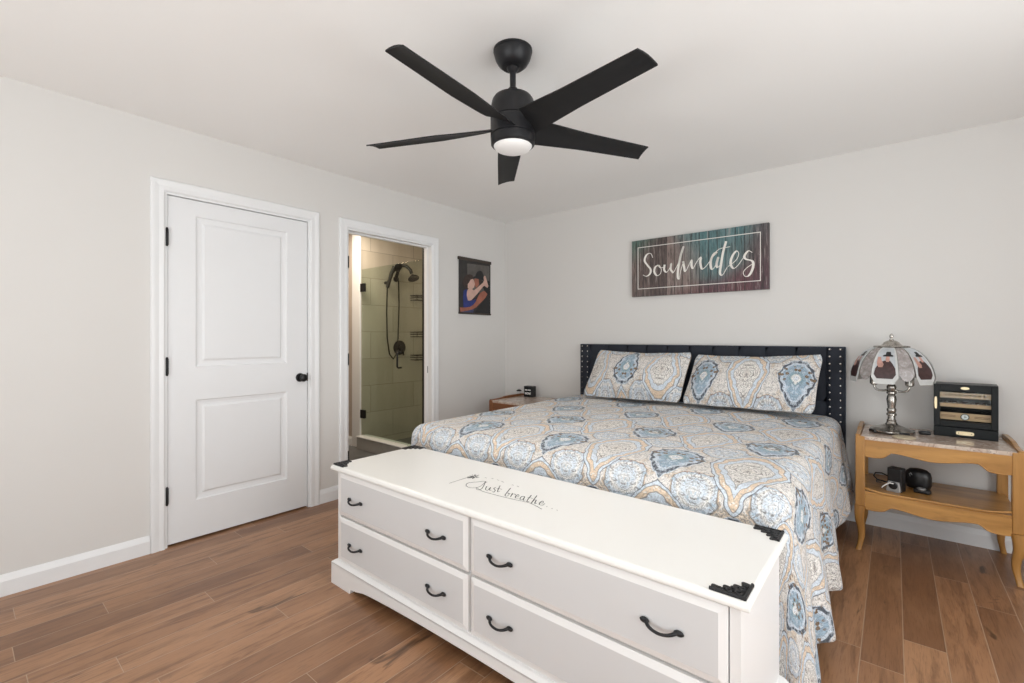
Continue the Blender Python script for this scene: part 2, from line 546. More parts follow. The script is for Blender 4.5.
class MB:
    def __init__(self, default=None):
        self.bm = bmesh.new()
        self.mats = [default] if default else []

    def mi(self, m):
        if m is None:
            return 0
        if m not in self.mats:
            self.mats.append(m)
        return self.mats.index(m)

    def _mx(self, geom_verts, mx):
        if mx is not None:
            for v in geom_verts:
                v.co = mx @ v.co

    def box(self, x0, x1, y0, y1, z0, z1, bevel=0.0, seg=2, mx=None, m=None):
        bm = self.bm
        vs = [bm.verts.new((x, y, z)) for x in (x0, x1) for y in (y0, y1) for z in (z0, z1)]
        fi = [(0, 1, 3, 2), (4, 6, 7, 5), (0, 4, 5, 1), (2, 3, 7, 6), (0, 2, 6, 4), (1, 5, 7, 3)]
        fs = [bm.faces.new([vs[i] for i in f]) for f in fi]
        k = self.mi(m)
        for f in fs:
            f.material_index = k
        allv = vs
        if bevel:
            es = list({e for f in fs for e in f.edges})
            r = bmesh.ops.bevel(bm, geom=es, offset=bevel, segments=seg, profile=0.5, affect='EDGES')
            allv = list({v for f in r['faces'] for v in f.verts} | {v for v in vs if v.is_valid})
            for f in r['faces']:
                f.material_index = k
        self._mx(allv, mx)
        return self

    def lathe(self, prof, c=(0, 0, 0), seg=32, mx=None, m=None, cap=True):
        """prof: (radius, z) from bottom to top"""
        bm = self.bm
        k = self.mi(m)
        rings = []
        allv = []
        for r, z in prof:
            ring = [bm.verts.new((c[0] + r * math.cos(2 * PI * i / seg), c[1] + r * math.sin(2 * PI * i / seg), c[2] + z)) for i in range(seg)]
            rings.append(ring)
            allv += ring
        for a, b in zip(rings, rings[1:]):
            for i in range(seg):
                f = bm.faces.new((a[i], a[(i + 1) % seg], b[(i + 1) % seg], b[i]))
                f.material_index = k
                f.smooth = True
        if cap:
            for ring, rev in ((rings[0], True), (rings[-1], False)):
                f = bm.faces.new(list(reversed(ring)) if rev else ring)
                f.material_index = k
        self._mx(allv, mx)
        return self

    def loft(self, sections, m=None, closed=True, cap=True, smooth=False):
        """sections: lists of 3D points of equal count"""
        bm = self.bm
        k = self.mi(m)
        R = [[bm.verts.new(p) for p in s] for s in sections]
        n = len(R[0])
        for a, b in zip(R, R[1:]):
            for i in range(n if closed else n - 1):
                f = bm.faces.new((a[i], a[(i + 1) % n], b[(i + 1) % n], b[i]))
                f.material_index = k
                f.smooth = smooth
        if cap and closed:
            bm.faces.new(list(reversed(R[0]))).material_index = k
            bm.faces.new(R[-1]).material_index = k
        return self

    def tube(self, pts, r, seg=10, m=None, cap=True):
        pts = [Vector(p) for p in pts]
        rs = r if isinstance(r, (list, tuple)) else [r] * len(pts)
        secs = []
        up = Vector((0, 0, 1))
        prev = None
        for i, p in enumerate(pts):
            d = (pts[min(i + 1, len(pts) - 1)] - pts[max(i - 1, 0)]).normalized()
            if prev is None:
                a = d.cross(up)
                if a.length < 1e-4:
                    a = d.cross(Vector((1, 0, 0)))
                a.normalize()
            else:
                a = (prev - d * prev.dot(d)).normalized()
            prev = a
            b = d.cross(a)
            secs.append([p + (a * math.cos(2 * PI * j / seg) + b * math.sin(2 * PI * j / seg)) * rs[i] for j in range(seg)])
        return self.loft(secs, m, smooth=True, cap=cap)

    def prism(self, poly, f0, f1, m=None, smooth=False):
        """poly: 2D points; f0 and f1 map (a, b) to the two 3D faces"""
        bm = self.bm
        k = self.mi(m)
        A = [bm.verts.new(f0(*p)) for p in poly]
        B = [bm.verts.new(f1(*p)) for p in poly]
        n = len(poly)
        for i in range(n):
            bm.faces.new((A[i], A[(i + 1) % n], B[(i + 1) % n], B[i])).material_index = k
        fa = bm.faces.new(list(reversed(A)))
        fb = bm.faces.new(B)
        fa.material_index = fb.material_index = k
        return self

    def ball(self, c, r, seg=12, m=None, sc=(1, 1, 1)):
        n = seg // 2
        prof = [(max(1e-4, math.sin(PI * i / n)) * r, -math.cos(PI * i / n) * r) for i in range(n + 1)]
        mx = Matrix.Translation(c) @ Matrix.Diagonal((*sc, 1))
        return self.lathe(prof, (0, 0, 0), seg, mx, m)

    def ribbon(self, pts, w0, w1, mapf, nrm, th=0.0012, m=None, calligraphic=True):
        """a brush stroke: Catmull-Rom through 2D pts, thick on downstrokes"""
        P = [Vector((p[0], p[1])) for p in pts]
        Q = [P[0]] + P + [P[-1]]
        S_ = []
        for i in range(1, len(Q) - 2):
            for k in range(8):
                t = k / 8
                a, b, c, d = Q[i - 1], Q[i], Q[i + 1], Q[i + 2]
                S_.append(0.5 * ((2 * b) + (c - a) * t + (2 * a - 5 * b + 4 * c - d) * t * t + (3 * b - a - 3 * c + d) * t ** 3))
        S_.append(P[-1])
        W = []
        for i in range(len(S_)):
            d = S_[min(i + 1, len(S_) - 1)] - S_[max(i - 1, 0)]
            L = d.length or 1e-6
            W.append(w0 + (w1 - w0) * max(0.0, -d[1] / L) if calligraphic else w0)
        for _ in range(3):
            W = [(W[max(i - 1, 0)] + 2 * W[i] + W[min(i + 1, len(W) - 1)]) / 4 for i in range(len(W))]
        n = Vector(nrm)
        secs = []
        for i, p in enumerate(S_):
            d = S_[min(i + 1, len(S_) - 1)] - S_[max(i - 1, 0)]
            d = d.normalized() if d.length > 1e-7 else Vector((1, 0))
            o = Vector((-d[1], d[0])) * W[i] / 2
            a, b = Vector(mapf(*(p + o))), Vector(mapf(*(p - o)))
            secs.append([a, a + n * th, b + n * th, b])
        return self.loft(secs, m)

    def build(self, name, mat=None, parent=None, origin=None, world=True, smooth=None, bevel=0.0, bseg=2):
        off = Vector((0, 0, 0))
        if parent is not None:
            off = OFF.get(parent.name, Vector((0, 0, 0))) if world else Vector((0, 0, 0))
        elif origin is not None:
            off = Vector(origin)
        if world:
            for v in self.bm.verts:
                v.co -= off
        bmesh.ops.recalc_face_normals(self.bm, faces=self.bm.faces)
        me = bpy.data.meshes.new(name)
        self.bm.to_mesh(me)
        self.bm.free()
        for mm in (self.mats or [mat]):
            me.materials.append(mm)
        o = bpy.data.objects.new(name, me)
        COL.objects.link(o)
        if parent is not None:
            o.parent = parent
            OFF[o.name] = off
        else:
            o.location = off
            OFF[o.name] = off
        if smooth is not None:
            for p in me.polygons:
                p.use_smooth = True
            try:
                me.set_sharp_from_angle(angle=math.radians(smooth))
            except Exception:
                pass
        if bevel:
            b = o.modifiers.new('bevel', 'BEVEL')
            b.width = bevel
            b.segments = bseg
            b.limit_method = 'ANGLE'
            b.angle_limit = math.radians(40)
        return o


def thing(name, loc, label, cat, group=None, rz=0.0):
    o = bpy.data.objects.new(name, None)
    o.empty_display_size = 0.1
    COL.objects.link(o)
    o.location = loc
    o.rotation_euler = (0, 0, rz)
    o['label'] = label
    o['category'] = cat
    if group:
        o['group'] = group
    OFF[o.name] = Vector(loc)
    return o


def tag(o, label, cat, group=None):
    o['label'] = label
    o['category'] = cat
    if group:
        o['group'] = group
    return o


def structure(o, label=None, cat=None):
    o['kind'] = 'structure'
    if label:
        o['label'] = label
    if cat:
        o['category'] = cat
    return o


def sroot(name, loc, label, cat):
    o = thing(name, loc, label, cat)
    o['kind'] = 'structure'
    return o


# ================================================================== room shell
T = 0.12
D1 = (-3.018, -2.163, 2.05)      # closet door opening
D2 = (-1.868, -1.023, 2.05)      # bathroom door opening
BX, BY0, BY1 = -2.6, -2.02, 0.12  # bathroom extent

w = MB()
w.box(-T, ROOM_X + T, ROOM_Y - T, T, -0.08, 0.0)
structure(w.build('floor', FLOOR))
w = MB()
w.box(BX - T, ROOM_X + T, ROOM_Y - T, BY1 + T, ROOM_Z, ROOM_Z + 0.08)
structure(w.build('ceiling', CEIL))
w = MB()
y0, y1 = ROOM_Y, 0.0
w.box(-T, 0, y0, D1[0], 0, ROOM_Z)
w.box(-T, 0, D1[0], D1[1], D1[2], ROOM_Z)
w.box(-T, 0, D1[1], D2[0], 0, ROOM_Z)
w.box(-T, 0, D2[0], D2[1], D2[2], ROOM_Z)
w.box(-T, 0, D2[1], y1, 0, ROOM_Z)
structure(w.build('wall_left', WALL))
w = MB()
w.box(-T, ROOM_X + T, 0, T, 0, ROOM_Z)
structure(w.build('wall_back', WALL))
w = MB()
a, b, c, d = WIN_R
w.box(ROOM_X, ROOM_X + T, y0, a, 0, ROOM_Z)
w.box(ROOM_X, ROOM_X + T, a, b, 0, c)
w.box(ROOM_X, ROOM_X + T, a, b, d, ROOM_Z)
w.box(ROOM_X, ROOM_X + T, b, 0, 0, ROOM_Z)
structure(w.build('wall_right', WALL))
w = MB()
a, b, c, d = WIN_B
w.box(-T, a, y0 - T, y0, 0, ROOM_Z)
w.box(a, b, y0 - T, y0, 0, c)
w.box(a, b, y0 - T, y0, d, ROOM_Z)
w.box(b, ROOM_X + T, y0 - T, y0, 0, ROOM_Z)
structure(w.build('wall_rear', WALL))
# bathroom and closet shell
w = MB()
w.box(BX - T, BX, BY0 - T, BY1 + T, 0, ROOM_Z)
structure(w.build('wall_bathroom_far', BEIGE))
w = MB()
w.box(BX - T, -T, BY0 - T, BY0, 0, ROOM_Z)
structure(w.build('wall_bathroom_near', BEIGE))
w = MB()
w.box(BX - T, -T, BY1, BY1 + T, 0, ROOM_Z)
structure(w.build('wall_shower_end', TILE))
w = MB()
w.box(-1.2 - T, -1.2, -3.3, BY0 - T, 0, ROOM_Z)
w.box(-1.2, -T, -3.3 - T, -3.3, 0, ROOM_Z)
structure(w.build('wall_closet', BEIGE))
w = MB()
w.box(BX - T, -T, -3.42, BY1 + T, -0.08, 0.0)
structure(w.build('floor_bathroom', GFLOOR))
# shower side wall: a stub that ends in a white-trimmed post
w = MB()
w.box(-1.432, -1.30, -0.925, BY1, 0, ROOM_Z)
structure(w.build('wall_shower_side', TILE))
w = MB()
w.box(-1.445, -1.287, -0.945, -0.925, 0, ROOM_Z, 0.004)
structure(w.build('trim_shower_post', TRIM))
w = MB()
w.box(-2.0, -1.445, -0.935, -0.87, 0, ROOM_Z)
structure(w.build('wall_bathroom_stub', BEIGE))


def base_profile(th=0.014, h=0.088):
    return [(0, 0), (th, 0), (th, h - 0.03), (th * 0.75, h - 0.018), (th * 0.5, h - 0.006), (th * 0.35, h), (0, h)]


def baseboard(name, p0, p1, n, h=0.1, mat=TRIM):
    """extrude the moulding profile from p0 to p1; n is the horizontal direction into the room"""
    pr = base_profile(h=h)
    secs = []
    for p in (p0, p1):
        secs.append([(p[0] + n[0] * t, p[1] + n[1] * t, z) for t, z in pr])
    w = MB()
    w.loft(secs)
    return structure(w.build(name, mat, origin=(p0[0], p0[1], 0)))


baseboard('baseboard_left', (0, ROOM_Y, 0), (0, -3.088, 0), (1, 0))
baseboard('baseboard_left', (0, -2.096, 0), (0, -1.93, 0), (1, 0))
baseboard('baseboard_left', (0, -0.96, 0), (0, -0.0, 0), (1, 0))
baseboard('baseboard_back', (0.014, 0, 0), (ROOM_X, 0, 0), (0, -1))
baseboard('baseboard_right', (ROOM_X, 0, 0), (ROOM_X, ROOM_Y, 0), (-1, 0))
baseboard('baseboard_rear', (ROOM_X, ROOM_Y, 0), (0, ROOM_Y, 0), (0, 1))
baseboard('baseboard_bathroom', (-2.0, -0.935, 0), (-1.446, -0.935, 0), (0, -1))


def casing(name, ya, yb, zt, wd=0.068, x=0.0, dirx=1):
    """moulded door casing of three mitred legs round an opening in the left wall"""
    prof = [(0.0, 0.0), (0.0, 0.012), (0.008, 0.017), (0.030, 0.015), (0.050, 0.019), (0.062, 0.019), (wd, 0.013), (wd, 0.0)]
    w = MB()

    def sec(cy, cz, oy, oz):
        return [(x + dirx * t, cy + oy * s, cz + oz * s) for s, t in prof]
    w.loft([sec(ya, 0, -1, 0), sec(ya, zt, -1, 1), sec(yb, zt, 1, 1), sec(yb, 0, 1, 0)])
    return structure(w.build(name, TRIM, origin=(x, ya, 0)))


casing('trim_1', D1[0], D1[1], D1[2])
casing('trim_2', D2[0], D2[1], D2[2])


def jamb(name, ya, yb, zt, stop=True):
    w = MB()
    j = 0.016
    w.box(-T - 0.002, 0.004, ya - 0.001, ya + j, 0, zt)
    w.box(-T - 0.002, 0.004, yb - j, yb + 0.001, 0, zt)
    w.box(-T - 0.002, 0.004, ya + j, yb - j, zt - j, zt + 0.001)
    if stop:
        s = 0.03
        for q in (ya + j, yb - j - 0.011):
            w.box(-0.085, -0.05, q, q + 0.011, 0, zt - j)
        w.box(-0.085, -0.05, ya + j + 0.011, yb - j - 0.011, zt - j - 0.011, zt - j)
    return structure(w.build(name, TRIM, origin=(0, ya, 0)))


jamb('trim_3', D1[0] - 0.004, D1[1] + 0.004, D1[2] + 0.004)
jb = jamb('trim_4', D2[0] - 0.006, D2[1] + 0.006, D2[2] + 0.004)
# strike plate and hinges on the bathroom door frame
w = MB()
w.box(-0.075, -0.045, D2[1] - 0.0125, D2[1] - 0.0085, 0.89, 0.95, 0.001)
w.build('strike_plate', BLACK, jb)
w = MB()
w.box(-T - 0.001, -0.092, D2[1] - 0.0135, D2[1] - 0.0095, 0.0, D2[2] - 0.014)
w.build('door_seal', BLACK, jb)
for hz in (0.30, 1.045, 1.79):
    w = MB()
    w.lathe([(0.006, hz - 0.045), (0.006, hz + 0.045)], (0.010, D2[0] + 0.005, 0), 10)
    w.box(-0.012, 0.010, D2[0] + 0.003, D2[0] + 0.007, hz - 0.045, hz + 0.045)
    w.build('hinge', BLACK, jb, smooth=40)


# ------------------------------------------------------------------ closet door: two recessed panels
def door_slab():
    r = sroot('door_1', (0, -3.0, 0), 'white two-panel closet door with black knob and hinges', 'door')
    ya, yb, za, zb = D1[0] + 0.016, D1[1] - 0.016, 0.012, D1[2] - 0.016
    xf = -0.008
    # front sheet with two moulded panels
    panels = [(-2.862, -2.318, 1.035, 1.940), (-2.862, -2.318, 0.236, 0.838)]
    w = MB()
    bm = w.bm

    def quad(p):
        bm.faces.new([bm.verts.new(q) for q in p])

    def rect(x, a, b, c, d):
        return [(x, a, c), (x, b, c), (x, b, d), (x, a, d)]
    ys = [ya, panels[0][0], panels[0][1], yb]
    zs = [za, panels[1][2], panels[1][3], panels[0][2], panels[0][3], zb]
    for i in range(3):
        for k in range(5):
            if i == 1 and k in (1, 3):
                continue
            quad(rect(xf, ys[i], ys[i + 1], zs[k], zs[k + 1]))
    bmesh.ops.remove_doubles(bm, verts=bm.verts, dist=1e-5)
    # sides and back
    xb = -0.044
    for p in ([(xf, ya, za), (xf, ya, zb), (xb, ya, zb), (xb, ya, za)], [(xf, yb, za), (xf, yb, zb), (xb, yb, zb), (xb, yb, za)],
              [(xf, ya, zb), (xf, yb, zb), (xb, yb, zb), (xb, ya, zb)], [(xf, ya, za), (xf, yb, za), (xb, yb, za), (xb, ya, za)],
              rect(xb, ya, yb, za, zb)):
        quad(p)
    # panel mouldings: a stepped sticking, then a raised field
    for a, b, c, d in panels:
        steps = [(0.0, xf), (0.006, xf - 0.007), (0.022, xf - 0.010), (0.036, xf - 0.010), (0.048, xf - 0.003), (0.052, xf - 0.003)]
        for (i0, x0), (i1, x1) in zip(steps, steps[1:]):
            o = rect(x0, a + i0, b - i0, c + i0, d - i0)
            q = rect(x1, a + i1, b - i1, c + i1, d - i1)
            for j in range(4):
                quad([o[j], o[(j + 1) % 4], q[(j + 1) % 4], q[j]])
        i, x = steps[-1]
        quad(rect(x, a + i, b - i, c + i, d - i))
    bmesh.ops.remove_doubles(bm, verts=bm.verts, dist=1e-5)
    w.build('door_slab', DOORM, r)
    # knob: rose, neck and flattened ball
    mx = Matrix.Translation((xf, -2.228, 0.93)) @ Matrix.Rotation(PI / 2, 4, 'Y')
    w = MB()
    w.lathe([(0.031, 0), (0.031, 0.004), (0.027, 0.010), (0.013, 0.012), (0.011, 0.030), (0.016, 0.036), (0.025, 0.044), (0.0275, 0.054), (0.024, 0.064), (0.012, 0.069), (0.001, 0.070)], seg=24, mx=mx)
    w.build('door_knob', BLACK, r, smooth=40)
    for hz in (0.298, 1.045, 1.792):
        w = MB()
        w.lathe([(0.004, hz - 0.054), (0.0065, hz - 0.050), (0.0065, hz + 0.050), (0.004, hz + 0.054)], (0.006, D1[0] + 0.010, 0), 10)
        w.box(-0.006, 0.004, D1[0] + 0.005, D1[0] + 0.019, hz - 0.045, hz + 0.045)
        w.build('hinge', BLACK, r, smooth=40)
    w = MB()
    w.box(-0.03, -0.001, D1[1] - 0.0165, D1[1] - 0.010, 0.90, 0.96)
    w.build('latch_plate', BLACK, r)


door_slab()


# ------------------------------------------------------------------ windows behind the camera (they let the daylight in)
def window(name, horizontal_axis, a, b, c, d, wall):
    """frame, sash bars and a pane in an opening from a..b along the wall and c..d in height"""
    r = sroot(name, (wall, a, c) if horizontal_axis == 'y' else (a, wall, c), 'white framed window', 'window')

    def bx(w, p, q, z0, z1, t0, t1):
        if horizontal_axis == 'y':
            w.box(wall + t0, wall + t1, p, q, z0, z1, 0.003)
        else:
            w.box(p, q, wall - t1, wall - t0, z0, z1, 0.003)
    f = 0.055
    w = MB()
    bx(w, a, a + f, c, d, 0.02, 0.10)
    bx(w, b - f, b, c, d, 0.02, 0.10)
    bx(w, a + f, b - f, c, c + f, 0.02, 0.10)
    bx(w, a + f, b - f, d - f, d, 0.02, 0.10)
    m = (a + b) / 2
    bx(w, m - 0.03, m + 0.03, c + f, d - f, 0.03, 0.09)
    w.build('window_frame', TRIM, r)
    w = MB()
    bx(w, a - 0.07, b + 0.07, c - 0.03, c - 0.001, -0.04, 0.0)
    w.build('window_sill', TRIM, r)
    w = MB()
    bx(w, a + f, m - 0.03, c + f, d - f, 0.058, 0.062)
    w.build('window_pane', PANE, r)
    w = MB()
    bx(w, m + 0.03, b - f, c + f, d - f, 0.058, 0.062)
    w.build('window_pane', PANE, r)


window('window_1', 'y', *WIN_R, ROOM_X)
window('window_2', 'x', *WIN_B, ROOM_Y)

# ================================================================== ceiling fan
FX, FY = 1.972, -2.270
fan = thing('ceiling_fan', (FX, FY, 2.0), 'black five-blade ceiling fan with frosted white light', 'ceiling fan')
w = MB()
w.lathe([(0.040, 2.366), (0.047, 2.367), (0.062, 2.380), (0.075, 2.402), (0.081, 2.424), (0.081, 2.430), (0.083, 2.431), (0.083, 2.440)], (FX, FY, 0), 40)
w.build('canopy', FANB, fan, smooth=35)
w = MB()
w.lathe([(0.013, 2.250), (0.013, 2.345), (0.020, 2.352), (0.026, 2.360), (0.026, 2.368)], (FX, FY, 0), 20)
w.build('downrod', FANB, fan, smooth=35)
w = MB()
w.lathe([(0.036, 2.236), (0.034, 2.250), (0.024, 2.258), (0.020, 2.276), (0.0135, 2.280)], (FX, FY, 0), 24)
w.build('coupling', FANB, fan, smooth=35)
w = MB()
w.lathe([(0.086, 2.030), (0.093, 2.036), (0.0955, 2.066), (0.092, 2.068), (0.092, 2.072), (0.0955, 2.074), (0.0955, 2.136), (0.092, 2.138), (0.092, 2.142),
         (0.0955, 2.144), (0.0945, 2.190), (0.0890, 2.222), (0.080, 2.236), (0.066, 2.242), (0.030, 2.245)], (FX, FY, 0), 48)
w.build('motor_housing', FANB, fan, smooth=35)
w = MB()
w.lathe([(0.002, 2.005), (0.030, 2.006), (0.056, 2.010), (0.072, 2.017), (0.081, 2.027), (0.083, 2.034), (0.083, 2.040)], (FX, FY, 0), 40)
w.build('light_diffuser', FANW, fan, smooth=60)

fl = bpy.data.lights.new('fan_lamp', 'AREA')
fl.shape = 'DISK'
fl.size = 0.15
fl.energy = 9
fl.color = (1.0, 0.97, 0.93)
flo = bpy.data.objects.new('fan_lamp', fl)
COL.objects.link(flo)
flo.location = (FX, FY, 2.001)


def blade(ang):
    """one pitched blade: clockwise edge raised, twisted root, slanted tip"""
    w = MB()
    secs = []
    N = 16
    for i in range(N + 1):
        t = i / N
        r = 0.075 + t * 0.597
        chord = 0.132 - 0.038 * t
        pitch = math.radians(24 - 11 * min(1, t * 2.2))
        zc = 2.106 - 0.008 * t
        th = 0.0035
        sec = []
        for s, sg in ((-0.5, 1), (-0.25, 1), (0, 1), (0.25, 1), (0.5, 1), (0.5, -1), (0.25, -1), (0, -1), (-0.25, -1), (-0.5, -1)):
            skew = 0.0
            if t > 0.9:
                skew = s * 0.012 * (t - 0.9) * 10
            if t < 0.12:
                skew = (0.5 - s) * 0.035 * (0.12 - t) / 0.12
            camber = 0.006 * (1 - (2 * s) ** 2)
            c = s * chord
            # lateral axis is to the left of the outward direction, lower on that side
            sec.append((r + skew, c * math.cos(pitch), zc - c * math.sin(pitch) + camber + sg * th * (1 - 0.5 * abs(s))))
        secs.append(sec)
    mx = Matrix.Translation((FX, FY, 0)) @ Matrix.Rotation(ang, 4, 'Z')
    w.loft([[mx @ Vector(p) for p in s] for s in secs], smooth=True)
    return w.build('fan_blade', BLADE, fan, smooth=50)


for k in range(5):
    blade(math.radians(-11.3 + 72 * k))

# ================================================================== sign over the bed
SG0, SG1, SGZ0, SGZ1 = 1.472, 2.531, 1.563, 2.045
SGC = ((SG0 + SG1) / 2, 0, (SGZ0 + SGZ1) / 2)
sign = thing('canvas_sign', (SGC[0], -0.001, SGC[2]), 'wide rustic board-print canvas reading Soulmates above the bed', 'wall sign')
w = MB()
w.box(SG0, SG1, -0.034, -0.001, SGZ0, SGZ1, 0.002)
w.build('printed_canvas', SIGN, sign)
w = MB()
fa, fb, fc, fd = SG0 + 0.055, SG1 - 0.052, SGZ0 + 0.062, SGZ1 - 0.060
t = 0.0055
for q in ((fa, fb, fc, fc + t), (fa, fb, fd - t, fd), (fa, fa + t, fc + t, fd - t), (fb - t, fb, fc + t, fd - t)):
    w.box(q[0], q[1], -0.0352, -0.0335, q[2], q[3])
w.build('border_line', CREAMP, sign)
SOUL = [
    [(1.661, 1.885), (1.642, 1.922), (1.606, 1.913), (1.589, 1.867), (1.615, 1.824), (1.642, 1.787), (1.637, 1.751), (1.606, 1.732), (1.575, 1.745)],
    [(1.710, 1.817), (1.683, 1.802), (1.675, 1.763), (1.697, 1.730), (1.726, 1.743), (1.734, 1.781), (1.713, 1.815), (1.731, 1.792), (1.763, 1.799)],
    [(1.763, 1.815), (1.759, 1.774), (1.778, 1.751), (1.801, 1.776), (1.818, 1.820), (1.813, 1.774), (1.834, 1.741)],
    [(1.834, 1.739), (1.875, 1.814), (1.905, 1.918), (1.918, 1.945), (1.895, 1.875), (1.875, 1.769), (1.872, 1.702), (1.886, 1.688), (1.892, 1.736), (1.915, 1.822)],
    [(1.915, 1.827), (1.923, 1.778), (1.933, 1.743), (1.960, 1.790), (1.981, 1.831), (1.982, 1.788), (1.994, 1.762), (2.021, 1.809), (2.052, 1.845), (2.050, 1.802), (2.064, 1.750), (2.100, 1.776)],
    [(2.100, 1.776), (2.139, 1.830), (2.176, 1.870), (2.151, 1.859), (2.128, 1.803), (2.135, 1.744), (2.158, 1.759), (2.185, 1.833), (2.172, 1.785), (2.176, 1.752), (2.196, 1.765)],
    [(2.241, 1.946), (2.219, 1.863), (2.204, 1.769), (2.197, 1.707), (2.215, 1.691), (2.248, 1.746)],
    [(2.158, 1.865), (2.197, 1.894), (2.269, 1.901)],
    [(2.255, 1.752), (2.310, 1.793), (2.330, 1.838), (2.315, 1.863), (2.286, 1.829), (2.273, 1.774), (2.293, 1.734), (2.326, 1.756), (2.364, 1.811)],
    [(2.422, 1.839), (2.396, 1.854), (2.369, 1.820), (2.379, 1.795), (2.424, 1.774), (2.426, 1.724), (2.401, 1.673), (2.373, 1.668), (2.362, 1.699), (2.386, 1.730), (2.426, 1.756)],
]
w = MB()
for st in SOUL:
    w.ribbon(st, 0.0048, 0.0175, lambda a, b: (a, -0.034, b), (0, -1, 0), 0.0014)
w.build('lettering', CREAMP, sign)

# ================================================================== hanging photo print on the left wall
photo = thing('photo_print', (0.001, -0.475, 1.71), 'hanging print of an embracing couple with a dark hat, on black wooden rails', 'picture')
PY0, PY1, PZ0, PZ1 = -0.695, -0.245, 1.447, 1.980
w = MB()
w.box(0.006, 0.009, PY0, PY1, PZ0, PZ1)
w.build('print_sheet', DARK_P, photo)
for nm, za, zb, e in (('hanger_rail', PZ1 - 0.018, PZ1 + 0.012, 0.012), ('hanger_rail', PZ0 - 0.008, PZ0 + 0.010, 0.0)):
    w = MB()
    w.box(0.001, 0.018, PY0 - e, PY1 + e * 0.3, za, zb, 0.002)
    w.build(nm, WALNUT, photo)
w = MB()
shapes = [
    (GREY_P, [(-0.60, 1.935), (-0.262, 1.945), (-0.262, 1.66), (-0.60, 1.66)]),
    (DARK_P, [(-0.60, 1.945), (-0.585, 1.945), (-0.575, 1.66), (-0.60, 1.66)]),
    (HAT_P, [(-0.405, 1.782), (-0.262, 1.795), (-0.250, 1.60), (-0.250, 1.452), (-0.492, 1.452), (-0.358, 1.579), (-0.293, 1.656), (-0.335, 1.684)]),
    (SKIN_R, [(-0.484, 1.792), (-0.455, 1.806), (-0.425, 1.806), (-0.412, 1.775), (-0.418, 1.745), (-0.455, 1.705), (-0.485, 1.735)]),
    (HAIR_P, [(-0.425, 1.810), (-0.372, 1.812), (-0.380, 1.752), (-0.412, 1.735), (-0.420, 1.760)]),
    (HAT_P, [(-0.508, 1.800), (-0.470, 1.822), (-0.458, 1.850), (-0.438, 1.872), (-0.403, 1.886), (-0.372, 1.878), (-0.352, 1.845), (-0.350, 1.815), (-0.362, 1.793), (-0.403, 1.798), (-0.455, 1.803)]),
    (HAT_P, [(-0.530, 1.792), (-0.490, 1.818), (-0.420, 1.822), (-0.352, 1.806), (-0.330, 1.786), (-0.400, 1.796), (-0.470, 1.800)]),
    (HAIR_P, [(-0.620, 1.800), (-0.590, 1.825), (-0.549, 1.833), (-0.512, 1.826), (-0.492, 1.795), (-0.492, 1.760), (-0.520, 1.740), (-0.563, 1.692), (-0.600, 1.682), (-0.632, 1.700), (-0.650, 1.745)]),
    (SKIN_L, [(-0.540, 1.779), (-0.515, 1.790), (-0.499, 1.788), (-0.486, 1.764), (-0.478, 1.744), (-0.490, 1.708), (-0.520, 1.690), (-0.549, 1.683), (-0.578, 1.696), (-0.578, 1.736), (-0.560, 1.750)]),
    (BLUE_P, [(-0.634, 1.666), (-0.600, 1.680), (-0.563, 1.677), (-0.550, 1.640), (-0.556, 1.567), (-0.462, 1.593), (-0.475, 1.540), (-0.500, 1.515), (-0.634, 1.500), (-0.641, 1.591)]),
    (DENIM_P, [(-0.688, 1.456), (-0.578, 1.473), (-0.492, 1.494), (-0.506, 1.452), (-0.688, 1.452)]),
    (SKIN_R, [(-0.682, 1.500), (-0.610, 1.503), (-0.549, 1.512), (-0.500, 1.535), (-0.462, 1.572), (-0.430, 1.625), (-0.403, 1.658), (-0.370, 1.676), (-0.335, 1.684), (-0.296, 1.656), (-0.320, 1.620), (-0.358, 1.589), (-0.410, 1.550), (-0.462, 1.511), (-0.520, 1.488), (-0.578, 1.475), (-0.675, 1.458)]),
    (SKIN_L, [(-0.589, 1.665), (-0.572, 1.686), (-0.549, 1.696), (-0.520, 1.690), (-0.492, 1.677), (-0.448, 1.706), (-0.403, 1.736), (-0.360, 1.768), (-0.345, 1.790), (-0.350, 1.825), (-0.338, 1.840), (-0.325, 1.838), (-0.312, 1.810), (-0.289, 1.761), (-0.280, 1.740), (-0.292, 1.720), (-0.312, 1.726), (-0.335, 1.738), (-0.358, 1.729), (-0.400, 1.690), (-0.448, 1.645), (-0.490, 1.610), (-0.528, 1.579), (-0.555, 1.572), (-0.578, 1.575), (-0.592, 1.62)]),
]
for i, (m, poly) in enumerate(shapes):
    xa = 0.0088 + 0.00025 * i
    w.prism(poly, lambda a, b: (0.0085, a, b), lambda a, b, xa=xa: (xa + 0.0003, a, b), m=m)
w.build('printed_figures', None, photo)

# ================================================================== bed
BX0, BX1, BHEAD, BFOOT = 1.005, 2.955, -0.115, -2.030
HX0, HX1, HZ = 0.970, 2.984, 1.153
bed = thing('bed', ((HX0 + HX1) / 2, -1.0, 0), 'king bed with a navy velvet nailhead-trimmed headboard against the back wall', 'bed')
w = MB()
w.box(HX0, HX1, -0.060, -0.016, 0.02, HZ - 0.002, 0.006)
hb = w.build('headboard', VELVET, bed)
# padded upholstery: side wings and channelled squares
seams = [1.075, 1.258, 1.438, 1.614, 1.790, 1.968, 2.148, 2.334, 2.512, 2.700, 2.880]


